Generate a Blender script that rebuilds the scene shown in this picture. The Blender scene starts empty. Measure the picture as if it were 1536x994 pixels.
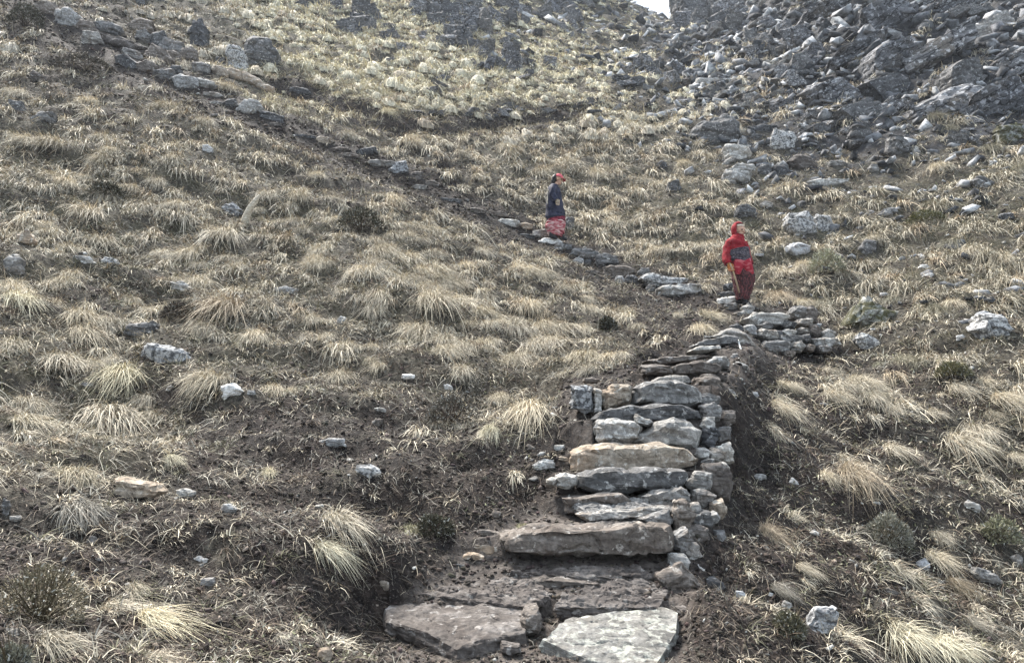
import bpy, bmesh, math, random
import numpy as np
from mathutils import Vector, Matrix

random.seed(7)
HAZE_D = 0.0005
RNG = np.random.default_rng(11)
SC = bpy.context.scene
COL = SC.collection

# ------------------------------------------------------------------ camera, sky, sun, exposure
FPX = 1160.0                 # focal length in photo pixels (photo 1536 x 994)
PITCH = math.radians(8.0)
cam_d = bpy.data.cameras.new('camera')
cam_d.sensor_width = 36.0
cam_d.lens = 36.0 * FPX / 1536.0
cam_d.clip_start = 0.05
cam_d.clip_end = 3000.0
cam = bpy.data.objects.new('camera', cam_d)
cam.location = (0, 0, 0)
cam.rotation_euler = (math.pi / 2 + PITCH, 0, 0)
COL.objects.link(cam)
SC.camera = cam

world = bpy.data.worlds.new('World')
SC.world = world
world.use_nodes = True
wn, wl = world.node_tree.nodes, world.node_tree.links
bg = wn['Background']
sky = wn.new('ShaderNodeTexSky')
sky.sky_type = 'NISHITA'
sky.sun_disc = False
SUN_EL, SUN_AZ = math.radians(53), math.radians(-35)     # azimuth from +Y towards +X
sky.sun_elevation = SUN_EL
sky.sun_rotation = SUN_AZ
sky.air_density = 1.0
sky.dust_density = 6.0
sky.ozone_density = 1.0
mixw = wn.new('ShaderNodeMix'); mixw.data_type = 'RGBA'
mixw.inputs[0].default_value = 0.7
mixw.inputs[7].default_value = (4.3, 4.95, 5.7, 1)     # overcast veil over the blue
wl.new(sky.outputs[0], mixw.inputs[6])
wl.new(mixw.outputs[2], bg.inputs[0])
bg.inputs[1].default_value = 0.044

sd = bpy.data.lights.new('sun', 'SUN')
sd.energy = 1.5
sd.angle = math.radians(14)
sd.color = (1.0, 0.95, 0.89)
sun = bpy.data.objects.new('sun', sd)
sdir = Vector((math.sin(SUN_AZ) * math.cos(SUN_EL), math.cos(SUN_AZ) * math.cos(SUN_EL), math.sin(SUN_EL)))
sun.rotation_euler = sdir.to_track_quat('Z', 'Y').to_euler()
COL.objects.link(sun)

SC.view_settings.view_transform = 'Standard'
SC.view_settings.look = 'None'
SC.view_settings.gamma = 1.0
SC.view_settings.use_curve_mapping = False
SC.view_settings.exposure = 2.95
SC.cycles.volume_bounces = 0
SC.cycles.max_bounces = 5
SC.cycles.diffuse_bounces = 1
SC.cycles.use_denoising = True

# ------------------------------------------------------------------ noise (numpy)
def _h(ix, iy, iz, seed):
    h = (ix.astype(np.uint32) * np.uint32(374761393)) ^ (iy.astype(np.uint32) * np.uint32(668265263)) \
        ^ (iz.astype(np.uint32) * np.uint32(2147483647 & 0x6C8E9CF5)) ^ np.uint32((seed * 2654435761) & 0xFFFFFFFF)
    h = (h ^ (h >> np.uint32(13))) * np.uint32(1274126177)
    h = (h ^ (h >> np.uint32(16))) * np.uint32(2246822519)
    h = h ^ (h >> np.uint32(15))
    return h.astype(np.float64) / 4294967295.0

def vn(P, seed=0):
    """value noise in -1..1 at points P (N,3)"""
    f = np.floor(P)
    t = P - f
    t = t * t * (3 - 2 * t)
    i = f.astype(np.int64)
    x, y, z = i[:, 0], i[:, 1], i[:, 2]
    o = 0
    for dx in (0, 1):
        wx = t[:, 0] if dx else 1 - t[:, 0]
        for dy in (0, 1):
            wy = t[:, 1] if dy else 1 - t[:, 1]
            for dz in (0, 1):
                wz = t[:, 2] if dz else 1 - t[:, 2]
                o = o + wx * wy * wz * _h(x + dx, y + dy, z + dz, seed)
    return o * 2 - 1

def vn2(X, Y, s, seed=0, octv=1, gain=0.5):
    X = np.asarray(X, float); Y = np.asarray(Y, float)
    sh = X.shape
    a, tot, k = 1.0, 0.0, 1.0
    out = 0
    for o in range(octv):
        P = np.stack([X.ravel() * k / s + 13.7 * o, Y.ravel() * k / s - 7.1 * o, np.full(X.size, 0.37 + o)], 1)
        out = out + a * vn(P, seed + o)
        tot += a; a *= gain; k *= 2.03
    return (out / tot).reshape(sh)

def fbm3(P, octv=3, seed=0, gain=0.5):
    a, tot, k, out = 1.0, 0.0, 1.0, 0
    for o in range(octv):
        out = out + a * vn(P * k + 5.3 * o, seed + o)
        tot += a; a *= gain; k *= 2.07
    return out / tot

def sstep(a, b, x):
    t = np.clip((x - a) / (b - a), 0, 1)
    return t * t * (3 - 2 * t)

# ------------------------------------------------------------------ photo pixel <-> world
CP, SP = math.cos(PITCH), math.sin(PITCH)
def ray(px, py):
    u = (px - 768.0) / FPX; v = (497.0 - py) / FPX
    return np.array([u, CP - SP * v, SP + CP * v])          # world direction, Y is about 1
def at(px, py, Y):
    d = ray(px, py)
    return d * (Y / d[1])
def project(X, Y, Z):
    dep = Y * CP + Z * SP
    v = (-Y * SP + Z * CP)
    dep = np.where(dep < 0.05, 0.05, dep)
    return 768 + FPX * X / dep, 497 - FPX * v / dep, dep

# ------------------------------------------------------------------ the lie of the land
CT = {
 -300: [(994,2.3),(800,3.3),(600,5),(450,6.8),(300,9.5),(150,14),(0,20),(-150,27)],
 0: [(994,2.7),(800,3.9),(620,6),(480,7.8),(350,10.2),(200,14.5),(100,18.5),(30,21.5),(-60,28),(-200,42)],
 300: [(994,3.1),(800,4.5),(620,6.8),(480,9),(350,12),(200,16.5),(130,20),(90,23.5),(0,32),(-100,45),(-250,70)],
 560: [(994,3.5),(900,4.15),(800,4.9),(700,5.8),(600,7.2),(480,9.6),(350,13),(240,18.2),(165,22.5),(100,29),(0,42),(-120,62)],
 690: [(994,3.75),(900,4.5),(820,5.05),(740,5.6),(650,6.7),(560,8.1)],
 800: [(994,3.9),(900,4.5),(830,5.05),(770,5.6),(700,6.1),(640,6.8),(600,7.4),(480,10.5),(400,13.5),(345,17),(280,19.5),(180,26),(100,35),(0,55),(-120,80)],
 930: [(994,3.9),(900,4.5),(840,4.95),(765,5.5),(700,6.0),(640,6.4),(580,7.0),(540,8.2),(500,9.8),(435,13.5),(390,15.8)],
 1020: [(994,3.9),(900,4.5),(840,4.95),(765,5.5),(700,6.0),(640,6.4),(590,7.0),(550,7.7),(500,9.6),(450,12.5),(350,17),(250,22),(180,27),(100,40),(60,55),(40,75)],
 1110: [(994,4.15),(900,4.75),(800,5.5),(700,6.6),(610,7.4),(575,8.0),(555,8.7),(500,10.2),(465,12.2),(380,15.5),(300,19),(200,25),(100,37),(30,60),(-60,90)],
 1200: [(994,4.35),(850,5.3),(700,6.9),(600,8.6),(565,9.4),(500,11.3),(450,13)],
 1300: [(994,4.6),(850,5.7),(700,7.3),(600,8.8),(500,11.2),(400,14.3),(300,18),(200,23),(100,30),(0,40),(-120,55)],
 1536: [(994,5.1),(850,6.3),(700,7.7),(600,8.8),(500,10.2),(400,12.6),(300,16),(200,20.5),(100,26),(0,34),(-150,50)],
 1850: [(994,5.8),(800,7.2),(600,9),(450,11.5),(300,15),(150,20),(0,28),(-150,40)],
}
cps = []
def add_cp(P, w=None):
    r = math.hypot(P[0], P[1])
    cps.append((math.atan2(P[0], P[1]), math.log(r), P[2] / r))
for cx, lst in CT.items():
    for py, Y in lst:
        add_cp(at(cx, py, Y))
R_CREST = 96.0
for cx, py in ((1003, 33), (985, 24), (965, 12), (928, -4), (880, -25), (820, -60), (1015, 30)):
    add_cp(at(cx, py, R_CREST))
add_cp(at(1003, 36, 80)); add_cp(at(960, 26, 80))
for a, lst in {-75: [(2, -.55), (5, -.08), (15, .25), (50, .40), (200, .2)], 80: [(2, -.75), (5, -.45), (15, -.28), (50, -.2), (200, -.1)],
               -130: [(2, -.7), (5, -.3), (20, -.1), (60, 0), (200, .0)], 130: [(2, -.9), (5, -.6), (20, -.5), (60, -.45), (200, -.3)],
               180: [(2, -.85), (5, -.6), (20, -.45), (60, -.4), (200, -.25)], -180: [(2, -.85), (5, -.6), (20, -.45), (60, -.4), (200, -.25)]}.items():
    for r, e in lst:
        cps.append((math.radians(a), math.log(r), e))
for a in range(-180, 181, 30):
    cps.append((math.radians(a), math.log(1.0), -1.52))
cps = np.array(cps)
SKY_A, SKY_E = [], []
for cx, py in ((-700, -150), (-300, -150), (300, -130), (600, -100), (800, -50), (880, -26), (928, 4), (950, 15), (975, 27), (1003, 42), (1008, 41), (1012, 22), (1017, -3), (1030, -30), (1060, -65), (1150, -90), (1300, -120), (1600, -140), (2000, -140)):
    _p = at(cx, py, 90.0); _r = math.hypot(_p[0], _p[1])
    SKY_A.append(math.degrees(math.atan2(_p[0], _p[1]))); SKY_E.append(_p[2] / _r)
TS = 2.2
def _tps_fit(c, lam):
    u = c[:, 0] * TS; v = c[:, 1]; n = len(c)
    d2 = (u[:, None] - u[None]) ** 2 + (v[:, None] - v[None]) ** 2
    K = 0.5 * d2 * np.log(d2 + 1e-12)
    A = np.zeros((n + 3, n + 3))
    A[:n, :n] = K + lam * np.eye(n)
    A[:n, n] = 1; A[:n, n + 1] = u; A[:n, n + 2] = v
    A[n, :n] = 1; A[n + 1, :n] = u; A[n + 2, :n] = v
    return np.linalg.solve(A, np.concatenate([c[:, 2], np.zeros(3)]))
TW = _tps_fit(cps, 0.0015)
def tps(th, lr):
    th = th.ravel(); lr = lr.ravel()
    out = np.empty(th.size)
    cu, cv = cps[:, 0] * TS, cps[:, 1]
    for s in range(0, th.size, 40000):
        u = th[s:s + 40000] * TS; v = lr[s:s + 40000]
        d2 = (u[:, None] - cu) ** 2 + (v[:, None] - cv) ** 2
        out[s:s + 40000] = (0.5 * d2 * np.log(d2 + 1e-12)) @ TW[:-3] + TW[-3] + TW[-2] * u + TW[-1] * v
    return out

# the flight of steps: (front Y, top z from photo row, left px, right px)
STEP = []
for Y, row, l, r, foot in ((4.45, 905, 585, 1015, 985), (4.98, 800, 735, 1022, 838), (5.5, 742, 830, 1045, 774), (5.75, 703, 850, 1050, 744), (5.98, 671, 845, 1055, 707),
                     (6.25, 624, 880, 1060, 678), (6.62, 573, 855, 1070, 628), (7.15, 556, 960, 1090, 572), (7.7, 538, 965, 1100, 552), (8.4, 520, 1015, 1110, 534),
                     (9.2, 498, 1050, 1130, 512)):
    L, Rr, T = at(l, row, Y), at(r, row, Y), at(0, row, Y)
    STEP.append((Y, T[2], L[0], Rr[0], at(0, foot, Y)[2]))
STEP = np.array(STEP)

# cover maps: 16 columns x 10 rows over the photograph
def cmap(rows):
    return np.array([[int(c) for c in r] for r in rows], float) / 9.0
M_GRASS = cmap(["4456998764323222", "6536689997443333", "7775544698633445", "7887777669776666", "6699887876365667",
                "8878777776035567", "8883223461045667", "4534223110055556", "2334321100045566", "2344321100045677"])
M_ROCK = cmap(["0000001223578999", "0000000002466988", "0000000000134432", "0000000000011111", "1000000000001112",
               "0000000000010111", "0000000000000000", "0000000000000000", "0000000000000000", "0000000000000000"])
M_SOIL = cmap(["6520000000122100", "3443210124331111", "1223365321122211", "1111122432111111", "3421222245523222",
               "2242333332985443", "1136666545997654", "4455666999976554", "7665677999986554", "7666789999987543"])
def samp(M, px, py):
    h, w = M.shape
    x = np.clip((px - 48) / 96.0, 0, w - 1.001); y = np.clip((py - 50) / 99.4, 0, h - 1.001)
    i = x.astype(int); j = y.astype(int); a = x - i; b = y - j
    return (M[j, i] * (1 - a) + M[j, i + 1] * a) * (1 - b) + (M[j + 1, i] * (1 - a) + M[j + 1, i + 1] * a) * b

def polyd(px, py, pts):
    """distance in photo pixels to a polyline"""
    d = np.full(np.shape(px), 1e9)
    for (x0, y0), (x1, y1) in zip(pts[:-1], pts[1:]):
        dx, dy = x1 - x0, y1 - y0
        t = np.clip(((px - x0) * dx + (py - y0) * dy) / (dx * dx + dy * dy), 0, 1)
        d = np.minimum(d, np.hypot(px - x0 - t * dx, py - y0 - t * dy))
    return d
def inpoly(px, py, poly):
    ins = np.zeros(np.shape(px), bool)
    n = len(poly)
    for k in range(n):
        x0, y0 = poly[k]; x1, y1 = poly[(k + 1) % n]
        c = ((y0 > py) != (y1 > py)) & (px < (x1 - x0) * (py - y0) / (y1 - y0 + 1e-9) + x0)
        ins ^= c
    return ins
TRAIL = [(-60, -60), (60, 25), (170, 92), (290, 132), (380, 172), (480, 212), (585, 258), (660, 292), (740, 330), (830, 366), (900, 398), (980, 430), (1060, 450), (1115, 476)]
SOILBAND = [(420, 125), (520, 162), (600, 190), (700, 190), (760, 178), (860, 178)]
P_STAIR = [(560, 1010), (590, 880), (700, 790), (800, 745), (830, 690), (845, 570), (960, 548), (1040, 505), (1110, 470), (1190, 452), (1265, 505), (1255, 530),
           (1150, 560), (1100, 600), (1095, 690), (1100, 780), (1060, 850), (1045, 1010)]
# the dug earth bank left of the steps drapes down to them
BANK = [(520, 1010), (560, 860), (640, 740), (760, 680), (850, 560)]

def relief(X, Y, base):
    r = np.hypot(X, Y)
    px, py, _ = project(X, Y, base)
    rock = samp(M_ROCK, px, py)
    stair = sstep(0, 40, 40 - np.clip(polyd(px, py, TRAIL) - 8, 0, 40))
    inst = inpoly(px, py, P_STAIR)
    calm = np.where(inst, 0.25, 1.0) * (1 - 0.6 * stair)
    calm = calm * sstep(0.9, 2.6, r)
    fade = np.clip(r / 8.0, 0.25, 1.0)
    z = 0.20 * fade * vn2(X, Y, 1.1, 3, 2) * calm + .10 * np.clip(r / 10, 0, 1) * vn2(X, Y, 2.3, 29, 2) * calm
    z = z + 0.07 * vn2(X, Y, 0.38, 9, 2) * calm * np.clip(r / 6, .5, 1)
    z = z + 0.028 * vn2(X, Y, 0.10, 17, 2) * (0.4 + 0.6 * calm)
    z = z + 0.35 * np.clip((r - 12) / 30, 0, 1) * vn2(X, Y, 5.5, 23, 2)
    z = z + .07 * np.tanh(5 * vn2(X, Y * 1.6, .9, 61, 2)) * calm * np.clip(r / 5, .5, 1.3)
    # tussocky terracettes: little risers across the slope
    rid = 1 - np.abs(vn2(X, Y, 3.2, 41, 3))
    z = z + rock * np.clip((r - 8) / 40, 0, 1) * (2.2 * (rid - 0.6) + 1.5 * np.abs(vn2(X, Y, 1.5, 47, 3)) + .5 * np.tanh(6 * vn2(X, Y, 1.1, 49, 2)))
    z = z - .16 * np.clip(r / 20, .4, 1) * np.exp(-(polyd(px, py - 5, TRAIL) / 9.0) ** 2) * (Y > 11)
    z = z - .35 * np.exp(-(polyd(px, py, SOILBAND) / 9.0) ** 2) * (Y > 11)
    # cut edge of the dug bank
    db = polyd(px, py, BANK)
    z = z + 0.12 * np.exp(-(np.clip(db, 0, 400) / 40.0) ** 2) * (~inst) * (r < 9) * vn2(X, Y, .5, 5, 2)
    return z

def H(X, Y):
    X = np.asarray(X, float); Y = np.asarray(Y, float)
    sh = X.shape
    X = X.ravel(); Y = Y.ravel()
    r = np.hypot(X, Y) + 1e-6
    th = np.arctan2(X, Y)
    base = r * tps(th, np.log(np.maximum(r, 0.9)))
    base = np.where(r < 0.9, -1.52 + 0 * base, base)
    ex = np.interp(np.degrees(th), SKY_A, SKY_E)
    wsk = sstep(55, R_CREST, r) * (np.abs(np.degrees(th)) < 60)
    base = base * (1 - wsk) + wsk * r * ex
    base = base - r * .35 * np.log(np.maximum(r / R_CREST, 1.0)) * (np.abs(np.degrees(th)) < 60)
    z = base + relief(X, Y, base)
    # stairs: a level tread from each riser to the next
    L = np.interp(Y, STEP[:, 0], STEP[:, 2]); R = np.interp(Y, STEP[:, 0], STEP[:, 3])
    k = np.searchsorted(STEP[:, 0] + 0.14, Y) - 1
    kk = np.clip(k, 0, len(STEP) - 1)
    y0 = STEP[kk, 0] + .14
    y1 = np.where(kk < len(STEP) - 1, STEP[np.clip(kk + 1, 0, len(STEP) - 1), 0] + .14, y0 + 1)
    tt = np.clip((Y - y0) / (y1 - y0), 0, 1)
    nz = np.where(kk < len(STEP) - 1, STEP[np.clip(kk + 1, 0, len(STEP) - 1), 4], STEP[kk, 1] + .3)
    zs = STEP[kk, 1] - 0.03 + tt * (nz - STEP[kk, 1] + 0.03)
    zs = np.where(k < 0, at(0, 990, 3.98)[2] + 0.12 * (Y - 4.0), zs)
    zs = zs + 0.02 * vn2(X, Y, .35, 71, 2) + 0.012 * vn2(X, Y, 0.07, 72, 2)
    soft = np.where(Y < 5.2, .5, .2)
    w = sstep(0, 1, (X - L + soft) / soft) * (1 - sstep(-0.02, np.where(Y > 6.6, .35, .12), X - R)) * sstep(3.7, 3.95, Y) * (1 - sstep(9.6, 10.2, Y))
    z = z * (1 - w) + zs * w
    return z.reshape(sh)

# ground lookup: first hit of a photo ray with the land
_rs = np.exp(np.linspace(math.log(2.2), math.log(140), 1400))
def ground(px, py):
    d = ray(px, py); h = math.hypot(d[0], d[1])
    X, Y, Z = d[0] / h * _rs, d[1] / h * _rs, d[2] / h * _rs
    hz = H(X, Y)
    i = np.nonzero(hz >= Z)[0]
    i = i[0] if len(i) else len(_rs) - 1
    return np.array([X[i], Y[i], hz[i]])

# ------------------------------------------------------------------ materials
def new_mat(name, rough=0.9):
    m = bpy.data.materials.new(name); m.use_nodes = True
    b = m.node_tree.nodes['Principled BSDF']
    b.inputs['Roughness'].default_value = rough
    b.inputs['Specular IOR Level'].default_value = 0.25
    return m, m.node_tree.nodes, m.node_tree.links, b
def N(nodes, t, **kw):
    n = nodes.new(t)
    for k, v in kw.items():
        if isinstance(k, str) and hasattr(n, k): setattr(n, k, v)
    return n
def noise_n(nodes, links, vec, scale, detail=4, rough=0.55, dist=0.0):
    n = nodes.new('ShaderNodeTexNoise')
    n.inputs['Scale'].default_value = scale; n.inputs['Detail'].default_value = detail
    n.inputs['Roughness'].default_value = rough; n.inputs['Distortion'].default_value = dist
    if vec is not None: links.new(vec, n.inputs['Vector'])
    return n.outputs['Fac']
def ramp(nodes, links, fac, stops):
    n = nodes.new('ShaderNodeValToRGB')
    while len(n.color_ramp.elements) > len(stops): n.color_ramp.elements.remove(n.color_ramp.elements[-1])
    while len(n.color_ramp.elements) < len(stops): n.color_ramp.elements.new(0.5)
    for e, (p, c) in zip(n.color_ramp.elements, stops):
        e.position = p; e.color = (*c, 1) if len(c) == 3 else c
    links.new(fac, n.inputs[0])
    return n.outputs[0]
def mixc(nodes, links, fac, a, b, mode='MIX'):
    n = nodes.new('ShaderNodeMix'); n.data_type = 'RGBA'; n.blend_type = mode
    for s, v in ((0, fac), (6, a), (7, b)):
        if isinstance(v, (int, float)): n.inputs[s].default_value = v
        elif isinstance(v, tuple): n.inputs[s].default_value = (*v, 1) if len(v) == 3 else v
        else: links.new(v, n.inputs[s])
    return n.outputs[2]
def math_n(nodes, links, op, a, b=0.0, clamp=False):
    n = nodes.new('ShaderNodeMath'); n.operation = op; n.use_clamp = clamp
    for s, v in ((0, a), (1, b)):
        if isinstance(v, (int, float)): n.inputs[s].default_value = v
        else: links.new(v, n.inputs[s])
    return n.outputs[0]
def bump(nodes, links, h, strength, dist, prev=None):
    n = nodes.new('ShaderNodeBump'); n.inputs['Strength'].default_value = strength; n.inputs['Distance'].default_value = dist
    links.new(h, n.inputs['Height'])
    if prev is not None: links.new(prev, n.inputs['Normal'])
    return n.outputs[0]

def ground_material():
    m, n, l, b = new_mat('soil_and_turf', 0.95)
    co = n.new('ShaderNodeTexCoord').outputs['Object']
    at_ = n.new('ShaderNodeAttribute'); at_.attribute_name = 'cover'
    sep = n.new('ShaderNodeSeparateColor'); l.new(at_.outputs['Color'], sep.inputs[0])
    soilm, rockm, grassm = sep.outputs[0], sep.outputs[1], sep.outputs[2]
    n1 = noise_n(n, l, co, 2.3, 6, .62); n2 = noise_n(n, l, co, 14, 5, .65, .4); n3 = noise_n(n, l, co, 70, 4, .6)
    soil = ramp(n, l, n2, [(.3, (.005, .004, .0035)), (.47, (.0145, .0115, .010)), (.62, (.034, .028, .024)), (.78, (.11, .094, .083))])
    red = ramp(n, l, n1, [(.4, (.95, .93, .92)), (.65, (1.12, .98, .88))])
    soil = mixc(n, l, 1.0, soil, red, 'MULTIPLY')
    turf = ramp(n, l, n2, [(.28, (.012, .010, .008)), (.45, (.034, .029, .022)), (.58, (.075, .066, .049)), (.75, (.20, .18, .14))])
    moss = ramp(n, l, n1, [(.45, (0, 0, 0)), (.62, (1, 1, 1))])
    turf = mixc(n, l, math_n(n, l, 'MULTIPLY', moss, 0.45), turf, (.075, .070, .035))
    rock = ramp(n, l, noise_n(n, l, co, 3.5, 7, .7, .6), [(.3, (.010, .010, .011)), (.5, (.028, .028, .030)), (.62, (.07, .07, .073)), (.75, (.22, .22, .22))])
    fac = math_n(n, l, 'ADD', soilm, math_n(n, l, 'MULTIPLY', math_n(n, l, 'SUBTRACT', n1, .5), 1.6))
    fac = ramp(n, l, fac, [(.32, (0, 0, 0)), (.55, (1, 1, 1))])
    c = mixc(n, l, fac, turf, soil)
    rf = ramp(n, l, math_n(n, l, 'ADD', rockm, math_n(n, l, 'MULTIPLY', math_n(n, l, 'SUBTRACT', n1, .5), 1.2)), [(.38, (0, 0, 0)), (.55, (1, 1, 1))])
    c = mixc(n, l, rf, c, rock)
    fl = ramp(n, l, n3, [(.60, (0, 0, 0)), (.70, (1, 1, 1))])
    c = mixc(n, l, math_n(n, l, 'MULTIPLY', fl, .55), c, (.20, .18, .15))
    c = mixc(n, l, math_n(n, l, 'MULTIPLY', at_.outputs['Alpha'], .75), c, ramp(n, l, n2, [(.3, (.035, .029, .025)), (.5, (.10, .085, .074)), (.7, (.19, .168, .15))]))
    l.new(c, b.inputs['Base Color'])
    bn = bump(n, l, n2, .8, .05); bn = bump(n, l, n3, .8, .015, bn)
    l.new(bn, b.inputs['Normal'])
    return m

def stone_material(name, dark, mid, light, lichen=0.25, lich_col=(.55, .55, .50), stain=None, moss=0.0, scale=1.0, crack=0):
    m, n, l, b = new_mat(name, 0.85)
    tc = n.new('ShaderNodeTexCoord'); oi = n.new('ShaderNodeObjectInfo')
    add = n.new('ShaderNodeVectorMath'); add.operation = 'ADD'
    sc = n.new('ShaderNodeVectorMath'); sc.operation = 'SCALE'
    cmb = n.new('ShaderNodeCombineXYZ')
    for i, k in enumerate((37.0, 91.0, 53.0)): l.new(math_n(n, l, 'MULTIPLY', oi.outputs['Random'], k), cmb.inputs[i])
    l.new(tc.outputs['Object'], add.inputs[0]); l.new(cmb.outputs[0], add.inputs[1])
    l.new(add.outputs[0], sc.inputs[0]); sc.inputs['Scale'].default_value = scale
    v = sc.outputs[0]
    mp = n.new('ShaderNodeMapping'); mp.inputs['Scale'].default_value = (1, 1, 4.5); mp.inputs['Rotation'].default_value = (.25, .3, 0)
    l.new(v, mp.inputs[0])
    layer = noise_n(n, l, mp.outputs[0], 4, 6, .65, .5)
    big = noise_n(n, l, v, 5, 6, .65, .3)
    fine = noise_n(n, l, v, 38, 5, .7)
    spot = noise_n(n, l, v, 15, 4, .6, .3)
    mixf = math_n(n, l, 'ADD', math_n(n, l, 'MULTIPLY', layer, .55), math_n(n, l, 'MULTIPLY', big, .45))
    c = ramp(n, l, mixf, [(.34, dark), (.50, mid), (.64, light)])
    if stain:
        sf = ramp(n, l, noise_n(n, l, v, 2.6, 4, .6, .4), [(.5, (0, 0, 0)), (.62, (1, 1, 1))])
        c = mixc(n, l, math_n(n, l, 'MULTIPLY', sf, .7), c, stain)
    lf = ramp(n, l, spot, [(.62 - lichen * .22, (0, 0, 0)), (.67 - lichen * .22, (1, 1, 1))])
    c = mixc(n, l, math_n(n, l, 'MULTIPLY', lf, .75), c, lich_col)
    dk = ramp(n, l, noise_n(n, l, v, 24, 5, .7, .6), [(.30, (1, 1, 1)), (.40, (0, 0, 0))])
    c = mixc(n, l, math_n(n, l, 'MULTIPLY', dk, .8), c, tuple(x * .5 for x in dark))
    fm = ramp(n, l, fine, [(.3, (.5, .5, .5)), (.7, (1.42, 1.42, 1.42))])
    c = mixc(n, l, 1.0, c, fm, 'MULTIPLY')
    if crack:
        vo = n.new('ShaderNodeTexVoronoi'); vo.feature = 'DISTANCE_TO_EDGE'; vo.inputs['Scale'].default_value = crack
        mv = mixc(n, l, .35, mp.outputs[0], n.new('ShaderNodeTexNoise').outputs['Color'])
        l.new(mv, vo.inputs['Vector'])
        cf = ramp(n, l, vo.outputs['Distance'], [(.015, (.16, .16, .17)), (.05, (1, 1, 1))])
        c = mixc(n, l, 1.0, c, cf, 'MULTIPLY')
    if moss:
        mf = ramp(n, l, noise_n(n, l, v, 3.2, 5, .65), [(.66 - moss * .3, (0, 0, 0)), (.74 - moss * .3, (1, 1, 1))])
        c = mixc(n, l, mf, c, (.075, .072, .035))
    rv = ramp(n, l, oi.outputs['Random'], [(0, (.72, .73, .76)), (1, (1.25, 1.22, 1.18))])
    c = mixc(n, l, 1.0, c, rv, 'MULTIPLY')
    l.new(c, b.inputs['Base Color'])
    bn = bump(n, l, layer, .7, .03); bn = bump(n, l, fine, .7, .008, bn)
    l.new(bn, b.inputs['Normal'])
    return m

def tinted_material(name, rough=0.85, transl=0.0):
    """base colour from the per-piece attribute 'tint', a little noise and a per-object shift"""
    m, n, l, b = new_mat(name, rough)
    a = n.new('ShaderNodeAttribute'); a.attribute_name = 'tint'
    oi = n.new('ShaderNodeObjectInfo')
    rv = ramp(n, l, oi.outputs['Random'], [(0, (.82, .80, .74)), (.5, (1, 1, 1)), (1, (1.14, 1.10, 1.02))])
    c = mixc(n, l, 1.0, a.outputs['Color'], rv, 'MULTIPLY')
    l.new(c, b.inputs['Base Color'])
    return m

def rubble_material(stretch=(1, 1, 1), scl=6):
    m, n, l, b = new_mat('rubble', .85)
    co = n.new('ShaderNodeTexCoord').outputs['Object']
    a = n.new('ShaderNodeAttribute'); a.attribute_name = 'tint'
    mp = n.new('ShaderNodeMapping'); mp.inputs['Scale'].default_value = stretch; l.new(co, mp.inputs[0])
    f = noise_n(n, l, mp.outputs[0], scl, 7, .72, .5)
    c = mixc(n, l, 1.0, a.outputs['Color'], ramp(n, l, f, [(.32, (.35, .35, .36)), (.5, (.95, .95, .95)), (.68, (1.6, 1.6, 1.55))]), 'MULTIPLY')
    l.new(c, b.inputs['Base Color']); l.new(bump(n, l, f, .8, .06), b.inputs['Normal'])
    return m
MAT = {
 'ground': ground_material(),
 'grey': stone_material('grey_schist', (.075, .073, .068), (.18, .175, .165), (.32, .31, .29), .2, (.42, .41, .38), stain=(.15, .125, .10)),
 'pale': stone_material('pale_schist', (.14, .138, .13), (.28, .275, .26), (.44, .43, .41), .3, (.52, .52, .49), stain=(.20, .18, .15)),
 'white': stone_material('white_quartz', (.28, .275, .265), (.46, .455, .44), (.58, .58, .56), .2, (.64, .64, .62)),
 'tan': stone_material('tan_schist', (.14, .11, .085), (.29, .245, .19), (.43, .385, .32), .2, (.50, .47, .41), stain=(.30, .22, .15)),
 'brown': stone_material('earth_smeared_schist', (.05, .042, .036), (.12, .104, .09), (.23, .21, .19), .12, (.34, .32, .29), stain=(.075, .06, .05)),
 'dark': stone_material('dark_schist', (.033, .033, .033), (.080, .080, .080), (.17, .169, .168), .15, (.36, .36, .35)),
 'lichen': stone_material('lichened_schist', (.048, .049, .049), (.118, .120, .122), (.24, .242, .243), .7, (.46, .465, .455), scale=1.4),
 'mossy': stone_material('mossy_schist', (.08, .08, .07), (.20, .20, .18), (.35, .35, .32), .45, (.50, .52, .46), moss=.75),
 'cliff': stone_material('crag_schist', (.026, .027, .029), (.105, .107, .112), (.26, .264, .272), .28, (.44, .445, .45), scale=.8, stain=(.11, .094, .075), crack=2.6),
 'slabstone': stone_material('lichen_bloomed_slab', (.085, .082, .074), (.19, .183, .163), (.33, .32, .29), .5, (.41, .41, .35), stain=(.17, .15, .12)),
 'mud': stone_material('muddy_stone', (.045, .038, .033), (.105, .09, .079), (.20, .18, .16), .1, (.30, .28, .25), stain=(.07, .058, .05)),
 'straw': tinted_material('dry_blades'),
 'tint': tinted_material('litter'),
 'rubble': rubble_material(), 'thatch': rubble_material((1, 1, .35), 9),
}

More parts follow.
